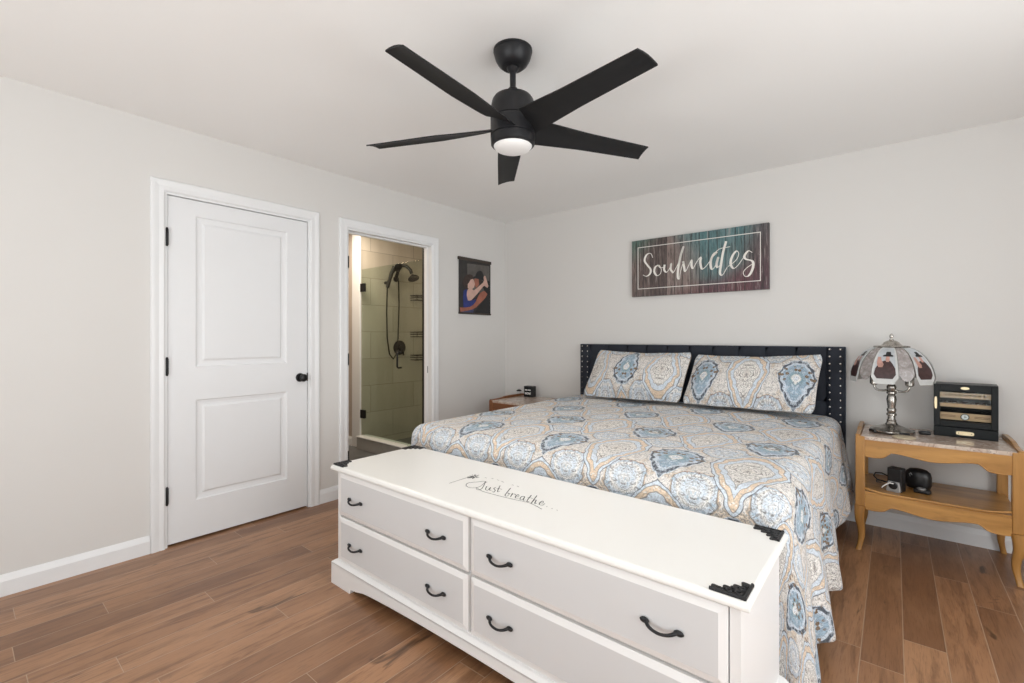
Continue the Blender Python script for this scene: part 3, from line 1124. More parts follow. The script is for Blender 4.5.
def pad(x0, x1, z0, z1, y, puff, n=9):
    w = MB()
    bm = w.bm
    g = []
    for i in range(n + 1):
        row = []
        for k in range(n + 1):
            a, b = -1 + 2 * i / n, -1 + 2 * k / n
            d = (1 - abs(a) ** 5) * (1 - abs(b) ** 5)
            row.append(bm.verts.new((x0 + (x1 - x0) * i / n, y - puff * d, z0 + (z1 - z0) * k / n)))
        g.append(row)
    for i in range(n):
        for k in range(n):
            bm.faces.new((g[i][k], g[i + 1][k], g[i + 1][k + 1], g[i][k + 1])).smooth = True
    return w


for xa, xb in zip(seams, seams[1:]):
    for za, zb in ((HZ - 0.012 - 0.36, HZ - 0.010), (HZ - 0.012 - 0.72, HZ - 0.012 - 0.36)):
        pad(xa, xb, za, zb, -0.060, 0.022).build('tufted_panel', VELVET, bed)
for xa, xb in ((HX0 + 0.002, seams[0]), (seams[-1], HX1 - 0.002)):
    pad(xa, xb, 0.30, HZ - 0.004, -0.060, 0.026, 12).build('side_wing', VELVET, bed)
for nx in (1.005, 1.060, 2.899, 2.957):
    for k in range(12):
        w = MB()
        w.ball((nx, -0.0825, HZ - 0.020 - 0.0477 * k), 0.0072, 8, sc=(1, 0.55, 1))
        w.build('nailhead', CHROME, bed)
w = MB()
for xa in (BX0 + 0.01, BX1 - 0.04):
    w.box(xa, xa + 0.03, BFOOT + 0.01, -0.06, 0.13, 0.31, 0.006)
w.box(BX0 + 0.01, BX1 - 0.01, BFOOT + 0.0, BFOOT + 0.035, 0.13, 0.31, 0.006)
w.box(BX0 + 0.03, BX1 - 0.03, BFOOT + 0.03, -0.06, 0.27, 0.30)
w.build('bed_frame', VELVET, bed)
for xa in (BX0 + 0.05, BX1 - 0.05):
    for ya in (BFOOT + 0.05, -0.2):
        w = MB()
        w.lathe([(0.018, 0.0), (0.028, 0.14)], (xa, ya, 0), 14)
        w.build('bed_leg', VELVET, bed, smooth=40)

w = MB()
w.box(BX0 + 0.02, BX1 - 0.02, BFOOT + 0.025, BHEAD - 0.005, 0.305, 0.672, 0.06, 4)
mt = w.build('mattress', MATT, origin=(1.98, -1.07, 0.305), smooth=40)
tag(mt, 'thick white mattress on the navy bed, almost wholly under the quilt', 'mattress')


# ------------------------------------------------------------------ quilt
def quilt():
    w = MB()
    bm = w.bm
    R = 0.085
    x0, x1, yf, yh = BX0 - 0.058, BX1 + 0.012, BFOOT - 0.014, BHEAD
    xi0, xi1, yi = x0 + R, x1 - R, yf + R
    Ltop = xi1 - xi0
    step = 0.02
    arc = R * PI / 2
    L = 0.70           # overhang beyond the rounding, before hem scaling
    NA = int((L + arc) / step)
    NX = int(Ltop / step)
    Ly = yh - yi
    NY = int(Ly / step)
    us = [-(L + arc) + i * (L + arc) / NA for i in range(NA)] + [i * Ltop / NX for i in range(NX + 1)] + [Ltop + (i + 1) * (L + arc) / NA for i in range(NA)]
    vs = [i * Ly / NY for i in range(NY + 1)] + [Ly + (i + 1) * (L + arc) / NA for i in range(NA)]

    def hem(y):
        """height of the hem over the floor along the sides"""
        pts = [(-0.1, 0.215), (-0.45, 0.20), (-0.90, 0.215), (-1.10, 0.15), (-1.30, 0.105), (-1.40, 0.115), (-1.70, 0.085), (-1.80, 0.090), (-1.92, 0.035), (-2.1, 0.03)]
        for (a, h0), (b, h1) in zip(pts, pts[1:]):
            if y >= b:
                t = (a - y) / (a - b)
                t = max(0, min(1, t))
                t = t * t * (3 - 2 * t)
                return h0 + (h1 - h0) * t
        return pts[-1][1]

    def flare(y, side):
        """how far the hem hangs out sideways: soft folds"""
        tab = [(-0.1, 0.066), (-0.45, 0.072), (-0.65, 0.058), (-0.9, 0.028), (-1.1, 0.060), (-1.30, 0.088), (-1.40, 0.040), (-1.55, 0.070), (-1.70, 0.096), (-1.79, 0.042), (-1.92, 0.072), (-2.1, 0.062)]
        f = tab[-1][1] if y < -2.1 else tab[0][1]
        for (a, f0), (b, f1) in zip(tab, tab[1:]):
            if b <= y <= a:
                k = (a - y) / (a - b)
                k = k * k * (3 - 2 * k)
                f = f0 + (f1 - f0) * k
        return f if side > 0 else 0.03 + 0.012 * math.sin(y * 6.1)

    ZT = 0.690
    uvl = bm.loops.layers.uv.new('UVMap')
    grid = []
    for v in vs:
        row = []
        for u in us:
            cx = min(max(u, 0), Ltop)
            ex = u - cx
            cy = min(v, Ly)
            ey = v - cy
            px, py = xi0 + cx, yh - cy
            ax = abs(ex)
            d = (ax ** 5 + ey ** 5) ** 0.2
            if d < 1e-6:
                # crowned top with slight unevenness
                cr = 0.016 * (1 - ((u / Ltop) * 2 - 1) ** 2) + 0.004 * math.sin(u * 5.1 + v * 3.7) + 0.003 * math.sin(u * 11 - v * 8)
                z = ZT + cr * min(1, (Ly - v) / 0.3 + 0.35)
                row.append((px, py, z, u, v))
                continue
            h2 = math.hypot(ex, ey)
            dx, dy = ex / h2, ey / h2
            sgn = 1 if ex >= 0 else -1
            if d < arc:
                hor = R * math.sin(d / R)
                z = ZT - R * (1 - math.cos(d / R))
                zz = z
            else:
                t = (d - arc) / L
                hz = hem(py) if ax > ey else 0.06
                if ax > 0 and ey > 0:
                    k = ey / (ax + ey)
                    hz = hem(py) * (1 - k) + 0.03 * k
                zv = (ZT - R) - t * (ZT - R - hz)
                fl = flare(py, sgn) if ey < 1e-6 else (0.062 + 0.020 * math.sin(math.atan2(ey, ax) * 5) if ax > 1e-6 else 0.004)
                if ey > 0 and ax < ey:
                    kk = ax / ey
                    fl = 0.004 + (fl - 0.004) * kk
                hor = R + fl * (t ** 0.9)
                zv = max(zv, 0.014)
                zz = zv
            edge = 0.012 * (1 - ((cx / Ltop) * 2 - 1) ** 2) * 0
            hx = hor * dx if ey > 1e-6 else hor * sgn
            hy = hor * dy
            if ey > 1e-6 and ax < 1e-6:
                hx, hy = 0.0, hor
            row.append((px + hx, py - hy, zz + edge, u, v))
        grid.append(row)
    V = [[bm.verts.new(p[:3]) for p in r] for r in grid]
    for i in range(len(vs) - 1):
        for k in range(len(us) - 1):
            f = bm.faces.new((V[i][k], V[i + 1][k], V[i + 1][k + 1], V[i][k + 1]))
            f.smooth = True
            for lp, (a, b) in zip(f.loops, ((i, k), (i + 1, k), (i + 1, k + 1), (i, k + 1))):
                lp[uvl].uv = (grid[a][b][3], -grid[a][b][4])
    o = w.build('quilt', QUILT, origin=(1.98, -1.07, 0.69))
    s = o.modifiers.new('thickness', 'SOLIDIFY')
    s.thickness = 0.010
    s.offset = 1.0 if False else -1.0
    tag(o, 'quilted damask bedspread in cream, blue and peach draped over the bed', 'bedspread')
    return o


quilt()


# ------------------------------------------------------------------ shams
def sham(label, bl, br, tl, tr, mat, tilt):
    bl, br, tl, tr = map(Vector, (bl, br, tl, tr))
    c = (bl + br) / 2
    w = MB()
    bm = w.bm
    NU, NV = 44, 26
    nrm = (br - bl).cross(tl - bl).normalized()
    uvl = bm.loops.layers.uv.new('UVMap')

    def pt(a, b, side):
        s, t = (a + 1) / 2, (b + 1) / 2
        # pinched outline between the corners, sagging top edge
        rr_ = 0.045 * max(0, (abs(b) - 0.72) / 0.28) ** 2
        s = 0.5 + (s - 0.5) * (1 - rr_ * abs(a) ** 6)
        s2 = s + 0.010 * math.sin(PI * t) * (-a) * (1 if True else 0)
        p = bl.lerp(br, s2).lerp(tl.lerp(tr, s2), t)
        p.z -= 0.016 * math.sin(PI * s) * max(0, b)
        aa, bb = min(1, abs(a) / 0.93), min(1, abs(b) / 0.88)
        th = 0.088 * ((1 - aa ** 3.2) * (1 - bb ** 2.6)) ** 0.62 + 0.005
        wr = 0.004 * math.sin(a * 9 + b * 4) * (1 - aa ** 2)
        return p + nrm * (side * th + wr)
    rows = {}
    for side in (1, -1):
        g = [[bm.verts.new(pt(-1 + 2 * i / NU, -1 + 2 * k / NV, side)) for k in range(NV + 1)] for i in range(NU + 1)]
        rows[side] = g
        for i in range(NU):
            for k in range(NV):
                vs = ((i, k), (i + 1, k), (i + 1, k + 1), (i, k + 1))
                f = bm.faces.new([g[a][b] for a, b in (vs if side > 0 else reversed(vs))])
                f.smooth = True
                for lp, (a, b) in zip(f.loops, (vs if side > 0 else tuple(reversed(vs)))):
                    lp[uvl].uv = ((a / NU - 0.5) * 0.86, (b / NV - 0.5) * 0.42)
    A, B = rows[1], rows[-1]
    ring = [(i, 0) for i in range(NU)] + [(NU, k) for k in range(NV)] + [(NU - i, NV) for i in range(NU)] + [(0, NV - k) for k in range(NV)]
    for (a, b), (c2, d) in zip(ring, ring[1:] + ring[:1]):
        bm.faces.new((A[a][b], B[a][b], B[c2][d], A[c2][d])).smooth = True
    o = w.build('pillow', mat, origin=tuple(c))
    tag(o, label, 'pillow', 'damask shams against the headboard')
    return o


sham('damask pillow sham leaning on the left half of the navy headboard', (1.205, -0.415, 0.722), (2.030, -0.435, 0.738), (1.243, -0.190, 1.102), (2.045, -0.195, 1.096), SHAM_B, 0)
sham('damask pillow sham on the right half of the headboard, nearest the lamp', (2.040, -0.425, 0.735), (2.850, -0.405, 0.738), (2.068, -0.185, 1.080), (2.878, -0.190, 1.100), SHAM_A, 0)

# ================================================================== dresser at the foot of the bed
DX0, DX1, DYF, DYB, DZ = 1.064, 2.966, -2.596, -2.076, 0.580
dr = thing('dresser', ((DX0 + DX1) / 2, (DYF + DYB) / 2, 0), 'long low white four-drawer dresser at the foot of the bed', 'dresser')
bx0, bx1, byf = DX0 + 0.039, DX1 - 0.024, DYF + 0.020
w = MB()
w.box(bx0, bx1, byf + 0.018, DYB - 0.012, 0.10, 0.557)
w.build('carcass', DRESS, dr)
# top with an ogee edge
w = MB()
prof = [(0.016, 0.554), (0.008, 0.5545), (0.0065, 0.557), (0.002, 0.558), (0.0, 0.561), (0.0, 0.567), (0.003, 0.574), (0.008, 0.5785), (0.014, DZ)]
secs = []
for ins, z in prof:
    secs.append([(DX0 + ins, DYF + ins, z), (DX1 - ins, DYF + ins, z), (DX1 - ins, DYB - ins * 0.4, z), (DX0 + ins, DYB - ins * 0.4, z)])
w.loft(secs)
w.build('dresser_top', DTOP, dr)
# plinth with a scalloped apron between bracket feet
w = MB()
px0, px1, pyf = DX0 + 0.014, DX1 + 0.004, DYF - 0.003
poly = [(px0, 0.0), (px0 + 0.165, 0.0), (px0 + 0.168, 0.006), (px0 + 0.172, 0.021), (px0 + 0.19, 0.024)]
xa, xb = px0 + 0.215, px1 - 0.215
for i in range(25):
    t = i / 24
    poly.append((xa + (xb - xa) * t, 0.026 + 0.034 * math.sin(PI * t) ** 0.45))
poly += [(px1 - 0.19, 0.024), (px1 - 0.172, 0.021), (px1 - 0.168, 0.006), (px1 - 0.165, 0.0), (px1, 0.0), (px1, 0.100), (px0, 0.100)]
w.prism(poly, lambda a, b: (a, pyf, b), lambda a, b: (a, pyf + 0.022, b))
for xx in ((px0, px0 + 0.022), (px1 - 0.022, px1)):
    w.box(xx[0], xx[1], pyf + 0.022, DYB - 0.01, 0.0, 0.100)
w.loft([[(px0 - e, pyf - e, z), (px1 + e, pyf - e, z), (px1 + e, DYB - 0.01, z), (px0 - e, DYB - 0.01, z)] for e, z in ((0.0, 0.098), (0.0, 0.104), (-0.014, 0.114), (-0.022, 0.116))])
w.build('plinth', DRESS, dr)


def bow_handle(xc, zc, y, parent):
    """arched pull with leaf-shaped ends"""
    w = MB()
    H = 0.043
    pts, rs = [], []
    for i in range(17):
        t = -1 + 2 * i / 16
        out = 0.020 * (1 - t ** 4)
        pts.append((xc + t * H, y - 0.004 - out, zc + 0.010 * (abs(t) ** 1.5) - 0.006))
        rs.append(0.0042 + 0.0018 * abs(t) ** 3)
    w.tube(pts, rs, 10)
    for s in (-1, 1):
        w.ball((xc + s * (H + 0.004), y - 0.005, zc + 0.004), 0.0088, 12, sc=(1.6, 0.6, 0.95))
    w.build('drawer_pull', IRON, parent, smooth=60)


def drawer(xa, xb, za, zb):
    w = MB(DRESS)
    y_b, y_f, ch = byf, byf - 0.012, 0.021
    bm = w.bm
    r0 = [(xa, y_b - 0.002, za), (xb, y_b - 0.002, za), (xb, y_b - 0.002, zb), (xa, y_b - 0.002, zb)]
    rm = [(xa, y_b - 0.005, za), (xb, y_b - 0.005, za), (xb, y_b - 0.005, zb), (xa, y_b - 0.005, zb)]
    r1 = [(xa + ch, y_f, za + ch), (xb - ch, y_f, za + ch), (xb - ch, y_f, zb - ch), (xa + ch, y_f, zb - ch)]
    rb = [(p[0], y_b + 0.25, p[2]) for p in r0]
    R4 = [[bm.verts.new(p) for p in r] for r in (rb, r0, rm, r1)]
    for A, B in zip(R4, R4[1:]):
        for i in range(4):
            bm.faces.new((A[i], A[(i + 1) % 4], B[(i + 1) % 4], B[i]))
    f = bm.faces.new(R4[-1])
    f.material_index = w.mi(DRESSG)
    bm.faces.new(list(reversed(R4[0])))
    d = w.build('drawer', None, dr)
    m = (za + zb) / 2 - 0.010
    for xc in (xa + (0.146 if xa < 1.5 else 0.146), xb - (0.170 if xa < 1.5 else 0.164)):
        bow_handle(xc, m, y_f, d)


w = MB()
w.box(bx0, 1.127, byf, byf + 0.018, 0.10, 0.557)
w.box(2.917, bx1, byf, byf + 0.018, 0.10, 0.557)
w.box(1.127, 2.917, byf, byf + 0.018, 0.10, 0.122)
w.box(1.127, 2.917, byf, byf + 0.018, 0.552, 0.557)
w.build('face_frame', DRESS, dr)
for xa, xb in ((1.130, 2.014), (2.030, 2.914)):
    for za, zb in ((0.345, 0.550), (0.126, 0.334)):
        drawer(xa, xb, za, zb)


def corner_iron(cx, cy, sx, sy):
    """openwork corner ornament: two straight arms, scalloped lacy inner edge with curls"""
    w = MB()
    A = 0.086
    poly = [(0, 0), (A, 0)]
    n = 26
    for i in range(n + 1):
        t = i / n
        base = (A * (1 - t) * (0.86 + 0.0), A * t * 0.86)
        k = 0.010 + 0.013 * abs(math.sin(t * PI * 4.0)) - 0.010 * math.sin(PI * t)
        poly.append((base[0] + k, base[1] + k))
    poly.append((0, A))
    z0, z1 = DZ, DZ + 0.0035
    pr = poly if sx * sy > 0 else list(reversed(poly))
    w.prism(pr, lambda a, b: (cx + sx * a, cy + sy * b, z0), lambda a, b: (cx + sx * a, cy + sy * b, z1))
    for (a0, b0, a1, b1) in ((0.0, 0.004, A, 0.004), (0.004, 0.0, 0.004, A)):
        w.tube([(cx + sx * a0, cy + sy * b0, z1), (cx + sx * a1, cy + sy * b1, z1)], 0.0042, 8)
    for (ca, cb, r) in ((0.022, 0.022, 0.011), (0.045, 0.019, 0.0085), (0.019, 0.045, 0.0085), (0.065, 0.014, 0.006), (0.014, 0.065, 0.006), (0.038, 0.038, 0.005)):
        pts = [(cx + sx * (ca + r * (1 - j * 0.035) * math.cos(j * 0.6)), cy + sy * (cb + r * (1 - j * 0.035) * math.sin(j * 0.6)), z1 + 0.001) for j in range(16)]
        w.tube(pts, 0.0026, 6)
    w.build('corner_ornament', IRON, dr, smooth=40)


IN = 0.010
corner_iron(DX0 + IN, DYF + IN, 1, 1)
corner_iron(DX1 - IN, DYF + IN, -1, 1)
corner_iron(DX0 + IN, DYB - IN * 0.5, 1, -1)
corner_iron(DX1 - IN, DYB - IN * 0.5, -1, -1)
BREATHE = [
    [(1.741, -2.423), (1.741, -2.364), (1.743, -2.306)],
    [(1.859, -2.309), (1.836, -2.309), (1.823, -2.331), (1.801, -2.366), (1.820, -2.399), (1.855, -2.407), (1.874, -2.381), (1.864, -2.342), (1.844, -2.302), (1.877, -2.350), (1.900, -2.390), (1.893, -2.407), (1.874, -2.391), (1.923, -2.407), (1.991, -2.407), (2.083, -2.400), (2.153, -2.391), (2.228, -2.413)],
    [(1.894, -2.349), (1.914, -2.379), (1.931, -2.385), (1.914, -2.348), (1.935, -2.377), (1.946, -2.378)],
    [(1.933, -2.337), (1.938, -2.354), (1.956, -2.365), (1.966, -2.386), (1.956, -2.384)],
    [(1.932, -2.307), (1.960, -2.352), (1.976, -2.373), (1.978, -2.362)],
    [(1.941, -2.342), (1.970, -2.338)],
    [(1.987, -2.303), (2.007, -2.347), (2.026, -2.385), (2.039, -2.389), (2.032, -2.366), (2.018, -2.358), (2.031, -2.357)],
    [(2.033, -2.346), (2.055, -2.385), (2.042, -2.357), (2.047, -2.349), (2.056, -2.356)],
    [(2.070, -2.372), (2.075, -2.359), (2.063, -2.345), (2.064, -2.363), (2.079, -2.383), (2.089, -2.375)],
    [(2.097, -2.346), (2.088, -2.357), (2.101, -2.383), (2.110, -2.380), (2.098, -2.349), (2.117, -2.383), (2.122, -2.374)],
    [(2.107, -2.318), (2.130, -2.373), (2.140, -2.387), (2.142, -2.376)],
    [(2.112, -2.347), (2.134, -2.343)],
    [(2.127, -2.307), (2.152, -2.368), (2.162, -2.390), (2.150, -2.356), (2.156, -2.351), (2.172, -2.382), (2.178, -2.376)],
    [(2.181, -2.366), (2.194, -2.359), (2.183, -2.342), (2.181, -2.357), (2.193, -2.381), (2.207, -2.378), (2.202, -2.357)],
    [(2.226, -2.381), (2.230, -2.381)],
    [(2.252, -2.384), (2.256, -2.385)],
    [(2.275, -2.385), (2.279, -2.386)],
]
SEEDS = [
    [(1.804, -2.265), (1.816, -2.264)],
    [(1.834, -2.252), (1.846, -2.254)],
    [(1.868, -2.253), (1.882, -2.256)],
    [(1.898, -2.258), (1.915, -2.263)],
    [(1.963, -2.265), (1.974, -2.267)],
    [(1.990, -2.264), (2.003, -2.267)],
]
w = MB()
for i, st in enumerate(BREATHE[1:], 1):
    w.ribbon(st, 0.0018, 0.0038 if i != 1 else 0.0030, lambda a, b: (a, b, DZ - 0.0002), (0, 0, 1), 0.0008)
w.build('lettering', INK, dr)
w = MB(INKG)
w.ribbon(BREATHE[0], 0.0032, 0.0032, lambda a, b: (a, b, DZ - 0.0002), (0, 0, 1), 0.0008)
hx, hy = 1.757, -2.284
rr = random.Random(3)
for k in range(34):
    a = rr.uniform(0, 2 * PI)
    r = 0.026 * math.sqrt(rr.random()) + 0.004
    p, q = (hx + 0.25 * r * math.cos(a), hy + 0.25 * r * math.sin(a) * 1.3), (hx + r * math.cos(a), hy + r * math.sin(a) * 1.3)
    w.ribbon([p, q], 0.0020, 0.0020, lambda a, b: (a, b, DZ - 0.0002), (0, 0, 1), 0.0008, m=INK)
w.build('dandelion_decal', None, dr)
for st in SEEDS:
    w = MB()
    w.ribbon(st, 0.0026, 0.0026, lambda a, b: (a, b, DZ - 0.0002), (0, 0, 1), 0.0008)
    w.build('seed_decal', INKG, dr)


# ================================================================== nightstands
def nightstand(x0, x1, y0, y1, zt, label, wh, wv, shelf=True):
    """French provincial table: stone top between raised side boards, scalloped apron, lower shelf, cabriole legs"""
    r = thing('nightstand', ((x0 + x1) / 2, (y0 + y1) / 2, 0), label, 'nightstand')
    P = 0.044

    def scallop(xa, xb, ztop, ends, mid):
        """apron outline: shoulders at the ends, a step, then a long soft bow"""
        pts = [(xa, ztop), (xa, ztop - ends)]
        n = 40
        for i in range(1, n):
            t = i / n
            u = min(t, 1 - t)
            if u < 0.13:
                d = ends + 0.004 * math.sin(PI * u / 0.13)
            elif u < 0.21:
                k = (u - 0.13) / 0.08
                d = ends + (mid * 0.74 - ends) * (k * k * (3 - 2 * k))
            else:
                k = (u - 0.21) / 0.29
                d = mid * 0.74 + mid * 0.26 * (k * k * (3 - 2 * k))
            pts.append((xa + (xb - xa) * t, ztop - d))
        pts += [(xb, ztop - ends), (xb, ztop)]
        return pts
    zs = zt * 0.518          # lower shelf level
    # posts and cabriole legs
    for sx in (0, 1):
        for sy in (0, 1):
            xa = x0 if sx == 0 else x1 - P
            ya = y0 if sy == 0 else y1 - P
            w = MB()
            w.box(xa, xa + P, ya, ya + P, zs - 0.085, zt - 0.001, 0.005)
            w.build('post', wv, r)
            w = MB()
            ox, oy = (-1 if sx == 0 else 1), (-1 if sy == 0 else 1)
            cx, cy = xa + P / 2, ya + P / 2
            secs = []
            H = zs - 0.085
            for i in range(15):
                t = i / 14               # 0 top, 1 foot
                z = H * (1 - t)
                out = 0.004 * math.sin(PI * min(1, t / 0.5)) - 0.006 * math.sin(PI * max(0, (t - 0.35) / 0.65)) + 0.008 * max(0, t - 0.7) / 0.3
                hw = 0.0155 * (1 - t) ** 1.1 + 0.0105 + 0.003 * max(0, t - 0.88) / 0.12
                px, py = cx + ox * out, cy + oy * out
                q = hw * 0.35
                secs.append([(px - hw + q, py - hw, z), (px + hw - q, py - hw, z), (px + hw, py - hw + q, z), (px + hw, py + hw - q, z),
                             (px + hw - q, py + hw, z), (px - hw + q, py + hw, z), (px - hw, py + hw - q, z), (px - hw, py - hw + q, z)])
            w.loft(list(reversed(secs)))
            w.build('leg', wv, r, smooth=50)
    ap = 0.020
    # aprons under the top and under the shelf
    for zz, ends, mid, nm in ((zt - 0.020, 0.095, 0.082, 'apron'), (zs - 0.012, 0.088, 0.080, 'shelf_apron')):
        w = MB()
        w.prism(scallop(x0 + P - 0.002, x1 - P + 0.002, zz, ends, mid), lambda a, b: (a, y0 + 0.006, b), lambda a, b: (a, y0 + 0.006 + ap, b))
        # a fine bead follows the lower edge
        sc = scallop(x0 + P, x1 - P, zz, ends, mid)[1:-1]
        w.tube([(a, y0 + 0.0065, b + 0.003) for a, b in sc], 0.0032, 6)
        w.build(nm, wh, r)
        w = MB()
        w.box(x0 + P, x1 - P, y1 - 0.006 - ap, y1 - 0.006, zz - (ends if nm != 'apron' else 0.06), zz)
        if nm == 'apron' and not shelf:
            pass
        w.build('back_rail', wh, r)
        for xx in (x0 + 0.006, x1 - 0.006 - ap):
            w = MB()
            q = [(y0 + P - 0.002, zz), (y0 + P - 0.002, zz - ends)]
            for i in range(1, 16):
                t = i / 16
                q.append((y0 + P + (y1 - y0 - 2 * P) * t, zz - ends + 0.022 * math.sin(PI * t)))
            q += [(y1 - P + 0.002, zz - ends), (y1 - P + 0.002, zz)]
            w.prism(q, lambda a, b: (xx, a, b), lambda a, b: (xx + ap, a, b))
            w.build('side_apron', wh, r)
    # shelf with a moulded lip
    w = MB()
    w.box(x0 + 0.012, x1 - 0.012, y0 + 0.012, y1 - 0.010, zs - 0.014, zs)
    sh = w.build('shelf', wh, r)
    w = MB()
    pts = []
    for i in range(41):
        t = i / 40
        u = min(t, 1 - t)
        pts.append((x0 + P + (x1 - x0 - 2 * P) * t, y0 + 0.010, zs + 0.002 + 0.016 * max(0, 1 - u / 0.16) ** 1.4))
    w.tube(pts, 0.006, 8)
    w.build('shelf_lip', wh, sh)
    # stone top
    w = MB()
    w.box(x0 + 0.024, x1 - 0.024, y0 + 0.004, y1 - 0.004, zt - 0.021, zt, 0.004)
    w.build('stone_top', MARBLE, r)
    # raised side boards
    for xx in (x0, x1 - 0.022):
        w = MB()
        prof = [(y0 + 0.006, zt - 0.004), (y0 + 0.006, zt + 0.004), (y0 + 0.012, zt + 0.007), (y0 + 0.10, zt + 0.008), (y0 + 0.16, zt + 0.012), (y0 + 0.22, zt + 0.021), (y1 - 0.05, zt + 0.022), (y1 - 0.02, zt + 0.019), (y1 - 0.004, zt + 0.016), (y1 - 0.004, zt - 0.004)]
        w.prism(prof, lambda a, b: (xx, a, b), lambda a, b: (xx + 0.022, a, b))
        w.build('side_board', wh, r, bevel=0.004)
    return r


NX0, NX1, NY0, NY1, NZ = 3.058, 3.720, -0.498, -0.018, 0.652
nightstand(NX0, NX1, NY0, NY1, NZ, 'honey wood two-tier nightstand with stone top right of the bed', FRUIT, FRUITV)
LZ = 0.618
nightstand(0.270, 0.900, -0.555, -0.030, LZ, 'reddish wood nightstand with stone top in the corner left of the bed', CHERRY, CHERRYV)

# ------------------------------------------------------------------ touch lamp
LX, LY = 3.218, -0.262
lamp = thing('table_lamp', (LX, LY, NZ), 'metal table lamp with picture-panelled glass shade on the right nightstand', 'lamp')
c = (LX, LY, NZ)
w = MB()
w.lathe([(0.098, 0.006), (0.104, 0.010), (0.104, 0.017), (0.094, 0.021), (0.086, 0.027), (0.070, 0.031), (0.054, 0.038), (0.034, 0.046), (0.026, 0.056), (0.022, 0.068)], c, 40)
lb = w.build('lamp_base', PEWTER, lamp, smooth=35)
for a in (0.6, 2.2, 3.75, 5.3):
    w = MB()
    mx = Matrix.Translation((LX, LY, NZ)) @ Matrix.Rotation(a, 4, 'Z')
    w.box(0.070, 0.112, -0.026, 0.026, 0.0, 0.018, 0.005, 2, mx)
    w.build('foot', BLACKP, lb, smooth=40)
w = MB()
w.lathe([(0.021, 0.062), (0.023, 0.072), (0.018, 0.080), (0.018, 0.098), (0.024, 0.102), (0.024, 0.112), (0.019, 0.117), (0.023, 0.128), (0.023, 0.138), (0.018, 0.145), (0.022, 0.175),
         (0.0245, 0.195), (0.021, 0.214), (0.017, 0.224), (0.024, 0.230), (0.024, 0.240), (0.018, 0.246), (0.021, 0.256), (0.024, 0.266), (0.022, 0.276), (0.014, 0.286), (0.010, 0.300), (0.006, 0.310), (0.005, 0.545)], c, 28)
w.build('lamp_stem', PEWTER, lamp, smooth=40)
for a in (-0.15, PI - 0.15):
    ca, sa = math.cos(a), math.sin(a)
    w = MB()
    w.tube([(LX + ca * rr_, LY + sa * rr_, NZ + zz) for rr_, zz in ((0.015, 0.252), (0.035, 0.244), (0.058, 0.244), (0.074, 0.252), (0.081, 0.268), (0.082, 0.290))], 0.0062, 10)
    arm = w.build('lamp_arm', PEWTER, lamp, smooth=60)
    w = MB()
    w.lathe([(0.013, 0.276), (0.021, 0.284), (0.021, 0.335), (0.015, 0.350)], (LX + ca * 0.082, LY + sa * 0.082, NZ), 16)
    w.build('socket', PEWTER, arm, smooth=40)
    w = MB()
    w.lathe([(0.013, 0.350), (0.016, 0.362), (0.026, 0.385), (0.028, 0.400), (0.022, 0.418), (0.010, 0.426), (0.001, 0.427)], (LX + ca * 0.082, LY + sa * 0.082, NZ), 16)
    w.build('bulb', WHITEP, arm, smooth=60)
PROF = [(0.076, 0.504), (0.090, 0.500), (0.110, 0.490), (0.131, 0.472), (0.150, 0.448), (0.166, 0.420), (0.178, 0.390), (0.186, 0.358), (0.190, 0.328), (0.191, 0.298)]


def prof_at(t):
    f = max(0, min(0.99999, t)) * (len(PROF) - 1)
    i = int(f)
    a, b = PROF[i], PROF[i + 1]
    k = f - i
    return a[0] + (b[0] - a[0]) * k, a[1] + (b[1] - a[1]) * k


def shade_point(ang, half, s, t, out=0.0):
    r, z = prof_at(t)
    r0, z0 = prof_at(t - 0.05)
    r1, z1 = prof_at(t + 0.05)
    nr, nz = -(z1 - z0), (r1 - r0)
    L = math.hypot(nr, nz) or 1
    r, z = r + nr / L * out, z + nz / L * out
    lat = r * math.tan(half) * s
    return (LX + r * math.cos(ang) - lat * math.sin(ang), LY + r * math.sin(ang) + lat * math.cos(ang), NZ + z)


def shade_strip(w, ang, half, rows, out, m, th=0.0):
    """rows: (t, s_left, s_right) down the curved panel"""
    if th:
        secs = [[shade_point(ang, half, a, t, out), shade_point(ang, half, b, t, out), shade_point(ang, half, b, t, out - th), shade_point(ang, half, a, t, out - th)] for t, a, b in rows]
        w.loft(secs, m)
    else:
        w.loft([[shade_point(ang, half, a, t, out), shade_point(ang, half, b, t, out)] for t, a, b in rows], m, closed=False, cap=False)


def fill(rows, n=14):
    out = []
    for (t0, a0, b0), (t1, a1, b1) in zip(rows, rows[1:]):
        for i in range(n):
            k = i / n
            out.append((t0 + (t1 - t0) * k, a0 + (a1 - a0) * k, b0 + (b1 - b0) * k))
    out.append(rows[-1])
    return out


